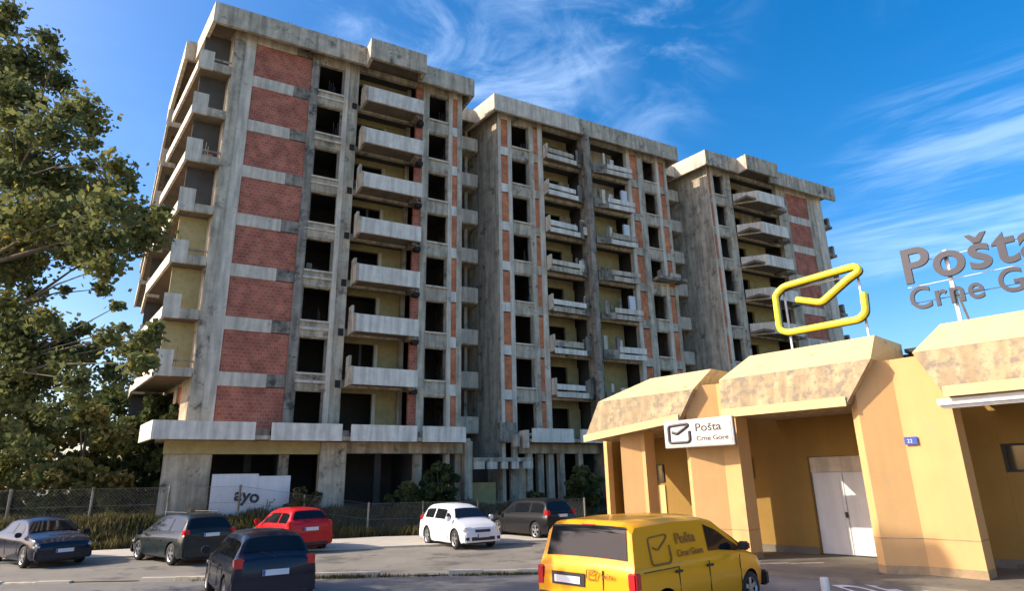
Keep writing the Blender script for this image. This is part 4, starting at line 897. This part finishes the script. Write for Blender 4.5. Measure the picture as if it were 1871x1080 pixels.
# the yellow post van
P_yel = carpaint('post_yellow_paint', (0.86, 0.37, 0.007), 0.28)
VW = 0.92
VAN = [(0.0, 0.66, 0.65, VW-0.04, 0.30), (0.02, 1.02, 1.0, VW, 0.26), (0.05, 1.12, 1.06, VW, 0.24), (0.16, 1.70, 1.06, VW, 0.22), (0.26, 1.80, 1.06, VW, 0.22), (1.2, 1.84, 1.06, VW, 0.22), (2.1, 1.82, 1.05, VW, 0.22), (2.55, 1.72, 1.05, VW, 0.22), (3.1, 1.36, 1.03, VW, 0.22),
       (3.42, 1.10, 1.02, VW-0.01, 0.22), (3.52, 1.05, 1.0, VW-0.02, 0.22), (3.95, 0.93, 0.90, VW-0.08, 0.24), (4.18, 0.76, 0.74, VW-0.18, 0.28), (4.24, 0.60, 0.58, VW-0.28, 0.36)]
def van_extras(root, st, W):
    L = 4.24
    for sd_ in (1, -1):
        a, b = sorted((sd_*(W-0.13), sd_*(W+0.008))); box('tail_lamp', 'red_lens', root, -0.012, 0.14, a, b, 0.66, 1.0, bevel=0.02)
    bumper(root, -0.10, 0.06, W, 0.28, 0.56, 'black_plastic'); bumper(root, L-0.12, L+0.05, W-0.05, 0.26, 0.56, 'black_plastic')
    box('plate_recess', 'black_plastic', root, -0.012, 0.0, -0.02, 0.62, 0.70, 0.92)
    box('number_plate', 'plate', root, -0.022, -0.0125, 0.06, 0.56, 0.74, 0.86)
    head_lamps(root, L-0.04, W-0.12, 0.62, 0.80, 0.40, 0.35)
    mirrors(root, 3.02, W, 1.10); box('rear_seam', 'black_plastic', root, -0.006, 0.03, -0.36, -0.35, 0.6, 1.0)
    box('high_brake_lamp', 'red_lens', root, 0.17, 0.22, -0.12, 0.12, 1.715, 1.745)
    for xx in (1.02, 1.95): box('door_handle', 'black_plastic', root, xx, xx+0.17, -W-0.035, -W-0.008, 0.90, 0.94)
    for xx in (1.12, 2.02, 3.05): box('door_seam', 'black_plastic', root, xx, xx+0.012, -W-0.0145, -W-0.004, 0.32, 1.0)
    box('slide_rail', 'black_plastic', root, 0.2, 1.1, -W-0.018, -W-0.006, 0.985, 1.0)
    # emblem and lettering on the flank (faces -y) and on the tailgate (faces -x)
    def flank(o, x, z): o.location = (x, -W+0.0-0.012, z)
    rot = R(12)
    g = empty('flank_emblem', (0.42, -W+0.056, 1.14)); g.parent = root; g.rotation_euler = (R(-8.5), 0, 0)
    e = envelope(g, 0.18, 0.16, 0.50, 0.014, 'van_print', 0.0); e.location = (0, 0, 0)
    text_mesh('Pošta', 0.27, 0.003, 'flank_lettering', 'van_print', g, (0.82, -0.008, 0.22), offset=0.003)
    text_mesh('Crne Gore', 0.17, 0.003, 'flank_lettering', 'van_print', g, (0.80, -0.008, 0.0), offset=0.002)
    g2 = empty('tailgate_emblem', (-0.016, -0.02, 0.92)); g2.parent = root; g2.rotation_euler = (0, 0, R(-90))
    envelope(g2, 0.08, 0.0, 0.16, 0.008, 'van_print', -0.004); text_mesh('Pošta', 0.12, 0.002, 'tail_lettering', 'van_print', g2, (0.28, -0.006, -0.04))
M['van_print'] = mat('brown_print', (0.25, 0.12, 0.02), 0.45)
def van_side(root, st):
    patch(st, 6.15, 8.55, 0.515, 0.59, -1, 0.008, 'side_window', 'car_glass', root, 10, 5, 0.515, 0.56); patch(st, 6.15, 8.55, 0.515, 0.59, 1, 0.008, 'side_window', 'car_glass', root, 10, 5, 0.515, 0.56)
TUMBLE[0] = 0.15
car('post_van', (0, 0, 0), R(44), 'yellow post van with envelope emblem seen from behind', 'van', P_yel, VAN, (0.72, 3.42), 0.32, [scr(7.3, 9.0, 0.92, 1.06), scr(2.12, 3.15, 0.95, 0.97, 'rear_window'), van_side], extras=van_extras, group=None, scale=(1.20, 1.25, 1.02))
van = [o for o in C.objects if o.name == 'post_van'][0]
hvx, hvy = math.cos(R(44)), math.sin(R(44)); wv = VW*1.25
# rear-right corner at (1.97, 11.5)
van.location = (2.0-hvy*wv, 11.5+hvx*wv, 0)

# ------------------------------------------------------------------ greenery
def leaf_mesh(clumps, size, seed, flat=0.6, gauss=False):
    rnd = random.Random(seed); v = []; f = []; tint = []
    for (cx_, cy_, cz_, r, n, base) in clumps:
        for _ in range(n):
            while True:
                a = Vector((rnd.uniform(-1, 1), rnd.uniform(-1, 1), rnd.uniform(-1, 1)))
                if 0.02 < a.length <= 1: break
            if gauss: a = Vector((rnd.gauss(0, 0.5), rnd.gauss(0, 0.5), rnd.gauss(0, 0.5)))
            else: a = a*(a.length**-0.35)
            p = Vector((cx_, cy_, cz_))+Vector((a.x*r, a.y*r, a.z*r*0.78))
            nrm = Vector((rnd.gauss(0, 1), rnd.gauss(0, 1), rnd.gauss(0, 1)+flat)).normalized()
            t = nrm.orthogonal().normalized(); t.rotate(Matrix.Rotation(rnd.uniform(0, 6.28), 3, nrm)); b = nrm.cross(t)
            s = size*rnd.uniform(0.6, 1.3); k = len(v)
            v += [tuple(p-t*s*0.5), tuple(p+b*s*0.42), tuple(p+t*s*0.6), tuple(p-b*s*0.42)]
            f.append((k, k+1, k+2, k+3)); tint.append(min(1, max(0, base+rnd.gauss(0, 0.17))))
    return v, f, tint
def leaf_obj(name, m, parent, clumps, size, seed, flat=0.6, gauss=False):
    v, f, tint = leaf_mesh(clumps, size, seed, flat, gauss)
    me = bpy.data.meshes.new(name); me.from_pydata(v, [], f); me.update()
    at = me.attributes.new('tint', 'FLOAT', 'FACE'); at.data.foreach_set('value', tint)
    me.materials.append(M[m]); o = bpy.data.objects.new(name, me); C.objects.link(o)
    if parent: o.parent = parent
    return o
def branch_mesh(name, segs, parent, m='bark'):
    mb = MB()
    for p, q, r, r2 in segs: mb.tube(p, q, r, r2, k=8, cap=False)
    return mb.build(name, m, parent, smooth=True)

# the big plane tree at the left, trunk just outside the frame
TR = empty('plane_tree', (-15.6, 14.6, 0), 0, 'tall plane tree with turning leaves overhanging the left edge', 'tree')
tr_c = [(-13.58, 14.03, 15.23, 0.22), (-14.09, 14.43, 15.1, 0.31), (-13.57, 14.49, 14.05, 0.4), (-14.26, 15.0, 14.0, 0.45), (-12.48, 14.11, 14.3, 0.24), (-13.13, 14.71, 13.8, 0.48), (-10.33, 11.98, 12.12, 0.16), (-12.68, 13.59, 12.27, 0.45), (-12.23, 14.59, 13.3, 0.25), (-10.67, 13.57, 11.74, 0.37), (-10.81, 14.22, 11.68, 0.22), (-10.29, 12.26, 10.33, 0.47), (-12.04, 13.52, 10.78, 0.49), (-10.12, 12.5, 10.95, 0.22), (-10.01, 13.2, 10.55, 0.14), (-12.13, 13.72, 12.11, 0.21), (-11.4, 12.3, 10.71, 0.19), (-8.48, 12.07, 9.24, 0.27), (-8.25, 12.17, 8.86, 0.14), (-11.32, 14.45, 10.19, 0.47), (-12.15, 14.28, 10.19, 0.55), (-11.4, 12.7, 9.47, 0.33), (-9.98, 13.85, 9.67, 0.26), (-9.15, 12.06, 9.35, 0.12), (-8.55, 13.09, 8.53, 0.38), (-7.08, 11.51, 7.8, 0.16), (-8.11, 11.51, 8.04, 0.36), (-10.83, 14.27, 9.07, 0.52), (-10.3, 12.59, 8.43, 0.5), (-11.21, 12.84, 8.52, 0.44), (-8.73, 14.04, 8.52, 0.29), (-9.1, 13.87, 8.29, 0.36), (-8.86, 12.42, 7.71, 0.45), (-11.46, 14.66, 8.68, 0.48), (-11.61, 13.71, 8.17, 0.45), (-7.94, 13.07, 8.68, 0.11), (-8.44, 12.13, 7.0, 0.27), (-9.9, 14.28, 7.22, 0.16), (-10.25, 13.74, 7.85, 0.26), (-12.65, 14.98, 7.93, 0.41), (-11.9, 14.63, 8.06, 0.2), (-11.2, 13.13, 6.55, 0.28), (-10.71, 13.18, 6.02, 0.41), (-9.67, 12.45, 5.97, 0.21), (-9.3, 12.31, 5.71, 0.11), (-7.7, 11.63, 6.0, 0.09), (-8.98, 12.57, 5.81, 0.15), (-9.98, 13.56, 5.79, 0.19), (-7.69, 11.52, 5.35, 0.18), (-8.22, 13.27, 5.48, 0.3), (-7.35, 12.2, 5.49, 0.19), (-7.13, 12.06, 5.65, 0.1), (-9.97, 14.08, 5.55, 0.24), (-9.98, 13.29, 5.37, 0.25), (-10.51, 13.06, 5.36, 0.45), (-11.15, 13.64, 4.87, 0.42), (-10.68, 14.02, 5.05, 0.34), (-8.43, 11.91, 4.62, 0.21), (-9.32, 14.31, 5.14, 0.25), (-6.88, 11.33, 4.81, 0.2), (-9.43, 13.77, 5.6, 0.14), (-11.72, 14.51, 7.16, 0.2), (-7.4, 11.45, 5.51, 0.08), (-10.63, 14.1, 7.15, 0.1), (-11.03, 13.28, 5.9, 0.46), (-12.11, 13.94, 7.96, 0.48)]
rt = Vector((-15.6, 14.6, 0))
rnd = random.Random(2); segs = []
tp = [Vector((0, 0, -0.1)), Vector((0.1, 0, 3.0)), Vector((0.25, 0.1, 6.5)), Vector((0.5, 0, 9.8)), Vector((0.9, 0, 12.6)), Vector((1.1, 0, 14.8))]
tr_r = [0.34, 0.29, 0.24, 0.17, 0.10, 0.05]
trunk = branch_mesh('trunk', [(tp[i], tp[i+1], tr_r[i], tr_r[i+1]) for i in range(5)], TR)
limbs = [(2, Vector((3.0, -0.9, 7.6))), (2, Vector((3.4, -0.2, 6.6))), (3, Vector((3.2, -0.6, 10.0))), (1, Vector((3.3, -0.4, 4.9))), (4, Vector((2.0, 0.0, 13.4))), (3, Vector((2.4, 0.3, 11.6))), (1, Vector((2.2, 0.8, 5.6)))]
nodes = []
for i, e in limbs:
    s = tp[i]; m_ = (s+e)*0.5+Vector((0, 0, 0.25)); segs.append((s, m_, 0.10, 0.07)); segs.append((m_, e, 0.07, 0.045)); nodes += [m_, e, s*0.25+m_*0.75]
for c in tr_c:
    q = Vector(c[:3])-rt; k = min(nodes, key=lambda a: (a-q).length+max(0, a.z-q.z)*0.3)
    mid = (k+q)*0.5+Vector((rnd.uniform(-.15, .15), rnd.uniform(-.15, .15), rnd.uniform(0.0, .25))); L_ = (q-k).length
    segs.append((k, mid, 0.022+0.008*L_, 0.018)); segs.append((mid, q, 0.018, 0.008))
    for _ in range(2):
        e = q+Vector((rnd.uniform(-1, 1), rnd.uniform(-1, 1), rnd.uniform(-.6, .6)))*c[3]; segs.append((q, e, 0.009, 0.004))
branch_mesh('branches', segs, TR)['kind'] = 'stuff'
cl = []
for c in tr_c:
    q = Vector(c[:3])-rt; n = int(3300*c[3]**1.8)+40
    cl.append((q.x, q.y, q.z, c[3]*1.3, n, rnd.choice([0.25, 0.4, 0.5, 0.62])))
for (ax, ay, az_, ar, an) in ((4.9, -1.0, 4.55, 0.35, 300), (5.9, -1.4, 4.2, 0.3, 230), (3.9, -0.6, 4.3, 0.45, 420), (6.9, -2.2, 4.35, 0.25, 150), (4.4, -0.9, 3.7, 0.4, 330), (5.3, -1.2, 3.5, 0.3, 200), (6.3, -1.9, 5.1, 0.28, 170)):
    cl.append((ax, ay, az_, ar, an, 0.4))
for _ in range(90):                                  # the rest of the crown, out of frame to the left
    a = rnd.uniform(0, 6.28); z = rnd.uniform(4.5, 16.5); rr = rnd.uniform(0.6, 3.2)*(1-abs(z-10)/12)
    x_, y_ = math.cos(a)*rr-1.4, math.sin(a)*rr*1.1+0.8
    cl.append((x_, y_, z, rnd.uniform(0.5, 0.9), 260, rnd.choice([0.2, 0.35, 0.5])))
leaf_obj('crown', 'leaf', TR, cl, 0.125, 5, gauss=True)

def bush_tree(name, x, y, H, Rr, m, label, cat, seed, n=60, size=0.3, dens=90, group=None, trunk_r=0.16, low=0.18, base=0.45):
    rnd = random.Random(seed); z0 = gz(x, y)
    t = empty(name, (x, y, z0), 0, label, cat, group)
    branch_mesh('trunk', [(Vector((0, 0, -0.1)), Vector((0.1, 0, H*0.45)), trunk_r, trunk_r*0.7), (Vector((0.1, 0, H*0.45)), Vector((0, 0.1, H*0.85)), trunk_r*0.7, 0.03)]+[(Vector((0.05, 0, H*h)), Vector((math.cos(a)*Rr*0.7, math.sin(a)*Rr*0.7, H*(h+0.25))), trunk_r*0.4, 0.02) for h, a in ((0.2, 0.5), (0.3, 2.2), (0.4, 4.0), (0.5, 5.2))], t)
    cl = []
    for _ in range(n):
        z = rnd.uniform(low, 0.96); prof = math.sin(math.pi*min(1, max(0.0, (z-low*0.3)))**0.75)**0.6
        a = rnd.uniform(0, 6.283); rr = Rr*prof*rnd.uniform(0.35, 1.0); s = rnd.uniform(0.13, 0.26)*Rr
        cl.append((math.cos(a)*rr, math.sin(a)*rr, z*H, s, dens, base+rnd.uniform(-0.3, 0.3)))
    leaf_obj('crown', m, t, cl, size, seed)
    return t
TG = 'trees behind the wire fence'
bush_tree('tree', -27.5, 33.5, 7.0, 3.2, 'leaf_autumn', 'olive tree with tan leaf patches at the far left, behind the blue-black saloon', 'tree', 21, n=80, low=0.02, group=TG)
bush_tree('tree', -23.2, 34.2, 6.0, 2.8, 'leaf_autumn', 'rusty brown-leaved tree second from the left behind the fence', 'tree', 22, n=75, low=0.02, group=TG, base=0.55)
bush_tree('tree', -21.4, 38.0, 6.9, 2.8, 'leaf_dark', 'tall dark green tree between the brown tree and the concrete flank', 'tree', 23, n=85, low=0.02, group=TG)
bush_tree('tree', -18.9, 35.8, 6.2, 1.9, 'leaf_dark', 'very dark evergreen pressed against the left corner of the nearest block', 'tree', 24, n=80, low=0.02, group=TG, base=0.15)
bush_tree('tree', -33, 39, 8.6, 4.2, 'leaf_dark', 'dark green tree at the back of the row, beyond the left edge', 'tree', 25, n=70, low=0.02, group=TG)
bush_tree('tree', -26.5, 42, 8.8, 4.0, 'leaf_dark', 'dark green tree at the back, seen over the olive tree', 'tree', 26, n=70, low=0.02, group=TG)
bx_, by_ = fpt(-1.7, 1.4)
bush_tree('bush', bx_, by_, 2.6, 1.4, 'leaf_dark', 'dark green bush in the wide opening left of the entrance', 'bush', 31, n=45, size=0.2, trunk_r=0.05, low=0.05, base=0.25)
bx_, by_ = fpt(-3.6, 1.8)
bush_tree('bush', bx_, by_, 1.7, 1.3, 'leaf_dark', 'low dark bush left of the bigger bush, behind the fence', 'bush', 32, n=35, size=0.18, trunk_r=0.04, low=0.05)
bx_, by_ = fpt(8.4, 1.5)
bush_tree('bush', bx_, by_, 2.4, 1.5, 'leaf_dark', 'round green bush before the columns right of the entrance', 'bush', 33, n=45, size=0.2, trunk_r=0.05, low=0.05, base=0.5)
bx_, by_ = fpt(4.2, 2.6)
bush_tree('bush', bx_, by_, 1.5, 1.2, 'leaf_dark', 'dark low bush between the white hatchback and the entrance', 'bush', 34, n=35, size=0.18, trunk_r=0.04, low=0.05, base=0.1)
bx_, by_ = fpt(-9.2, 1.7)
bush_tree('bush', bx_, by_, 1.5, 1.1, 'weed', 'yellow-green weedy shrub at the right foot of the hoarding', 'bush', 35, n=30, size=0.13, trunk_r=0.03, low=0.05, base=0.4)
bx_, by_ = fpt(11.6, 3.2)
bush_tree('bush', bx_, by_, 1.5, 1.1, 'weed', 'dry yellowish shrub just left of the post office end', 'bush', 36, n=26, size=0.13, trunk_r=0.03, low=0.05, base=0.5)

# weeds and ground cover along the foot of the shells
def weeds(name, n, seed, region, hgt, m='weed', wid=0.03):
    rnd = random.Random(seed); v = []; f = []; tint = []; k0 = 0
    while k0 < n:
        p = region(rnd)
        if p is None: continue
        x, y, z, hs = p; k0 += 1
        patchy = max(0.0, noise.noise(Vector((x*0.45, y*0.7, 3.0)))*0.9+0.42)
        for _ in range(4):
            a = rnd.uniform(0, 6.283); h = hgt*hs*rnd.uniform(0.4, 1.2)*(0.45+patchy); ln = rnd.uniform(0.1, 0.6)*h
            dx, dy = math.cos(a), math.sin(a); w = wid*rnd.uniform(0.6, 1.5); ox, oy = rnd.uniform(-.15, .15), rnd.uniform(-.15, .15)
            k = len(v); v += [(x+ox-dy*w, y+oy+dx*w, z-0.03), (x+ox+dy*w, y+oy-dx*w, z-0.03), (x+ox+dx*ln*0.5+dy*w, y+oy+dy*ln*0.5-dx*w, z+h*0.6), (x+ox+dx*ln, y+oy+dy*ln, z+h), (x+ox+dx*ln*0.5-dy*w, y+oy+dy*ln*0.5+dx*w, z+h*0.6)]
            f.append((k, k+1, k+2, k+3, k+4)); tint.append(min(1, max(0, 0.25+0.5*patchy+rnd.gauss(0, 0.2))))
    me = bpy.data.meshes.new(name); me.from_pydata(v, [], f); at = me.attributes.new('tint', 'FLOAT', 'FACE'); at.data.foreach_set('value', tint)
    me.materials.append(M[m]); o = bpy.data.objects.new(name, me); C.objects.link(o); return tag(o, kind='stuff')
def reg_front(rnd):
    u = rnd.uniform(-22, 14); w = rnd.uniform(0.6, 12.5)
    x, y = fpt(u, w)
    edge = 33.0 if x > -6.6 else 32.8+(x+6.6)*0.38
    if y < edge+0.15: return None
    if x > 0.5 and rnd.random() < 0.5: return None
    return x, y, gz(x, y), 1.0
def reg_left(rnd):
    x = rnd.uniform(-46, -17); y = rnd.uniform(24.5, 36)
    if y < 28.9+(x+17.5)*0.36: return None
    return x, y, gz(x, y), 0.9
def reg_kerb(rnd):
    x = rnd.uniform(-9.6, 3.5); x = rnd.choice([x, rnd.uniform(-1.8, 1.8), rnd.uniform(-6.5, -4.5)])
    return x, 19.62+rnd.uniform(-0.22, 0.0), -0.01, 0.35
weeds('weeds', 9500, 41, reg_front, 0.46, wid=0.022)
weeds('weeds', 7500, 42, reg_left, 0.5, wid=0.022)
weeds('grass', 420, 43, reg_kerb, 0.3, wid=0.012)

# wire fence between the car park and the shells
def fence(P, H, label, seed):
    rnd = random.Random(seed); x0, y0 = P[0]; root = empty('wire_fence', (x0, y0, gz(x0, y0)), 0, label, 'fence')
    wires = MB(); z0r = gz(x0, y0)
    for (a, b) in zip(P[:-1], P[1:]):
        A_ = Vector((a[0], a[1])); B_ = Vector((b[0], b[1])); L_ = (B_-A_).length; n = max(1, round(L_/2.9))
        for i in range(n+1):
            q = A_+(B_-A_)*i/n; z = gz(q.x, q.y)-z0r
            MB().tube((q.x-x0, q.y-y0, z-0.2), (q.x-x0+rnd.uniform(-.04, .04), q.y-y0, z+H+0.1), 0.05, k=8).build('fence_post', 'concrete_dark', root)
        m = int(L_/0.16); sl = H
        for i in range(-int(H/0.16), m):
            for d in (1, -1):
                s0 = i*0.16; s1 = s0+H
                lo, hi = max(0, s0), min(L_, s1)
                if hi <= lo: continue
                za, zb = (lo-s0), (hi-s0)
                if d < 0: za, zb = H-za, H-zb
                p = A_+(B_-A_)*(lo/L_); q = A_+(B_-A_)*(hi/L_); gzp, gzq = gz(p.x, p.y)-z0r, gz(q.x, q.y)-z0r
                wires.tube((p.x-x0, p.y-y0, gzp+za+0.03), (q.x-x0, q.y-y0, gzq+zb+0.03), 0.003, k=3, cap=False)
        for hz_ in (0.05, H*0.5, H):
            wires.tube((A_.x-x0, A_.y-y0, gz(*A_)-z0r+hz_+0.03), (B_.x-x0, B_.y-y0, gz(*B_)-z0r+hz_+0.03), 0.008, k=3, cap=False)
    w = wires.build('wire_mesh', 'grey_metal', root); w['kind'] = 'stuff'
    return root
fence([(-34.5, 25.2), (-23.0, 29.6), (-14.0, 33.0), (-7.65, 33.9), (-2.0, 34.2), (3.6, 34.6)], 1.55, 'wire mesh fence on pale posts running in front of the shells', 6)

# white bollard at the right of the van
BO = empty('bollard', (6.32, 14.0, 0), 0, 'short white bollard just right of the yellow van', 'bollard')
MB().tube((0, 0, 0), (0, 0, 0.55), 0.085, k=16).build('post', 'white_paint', BO, bevel=0.01)
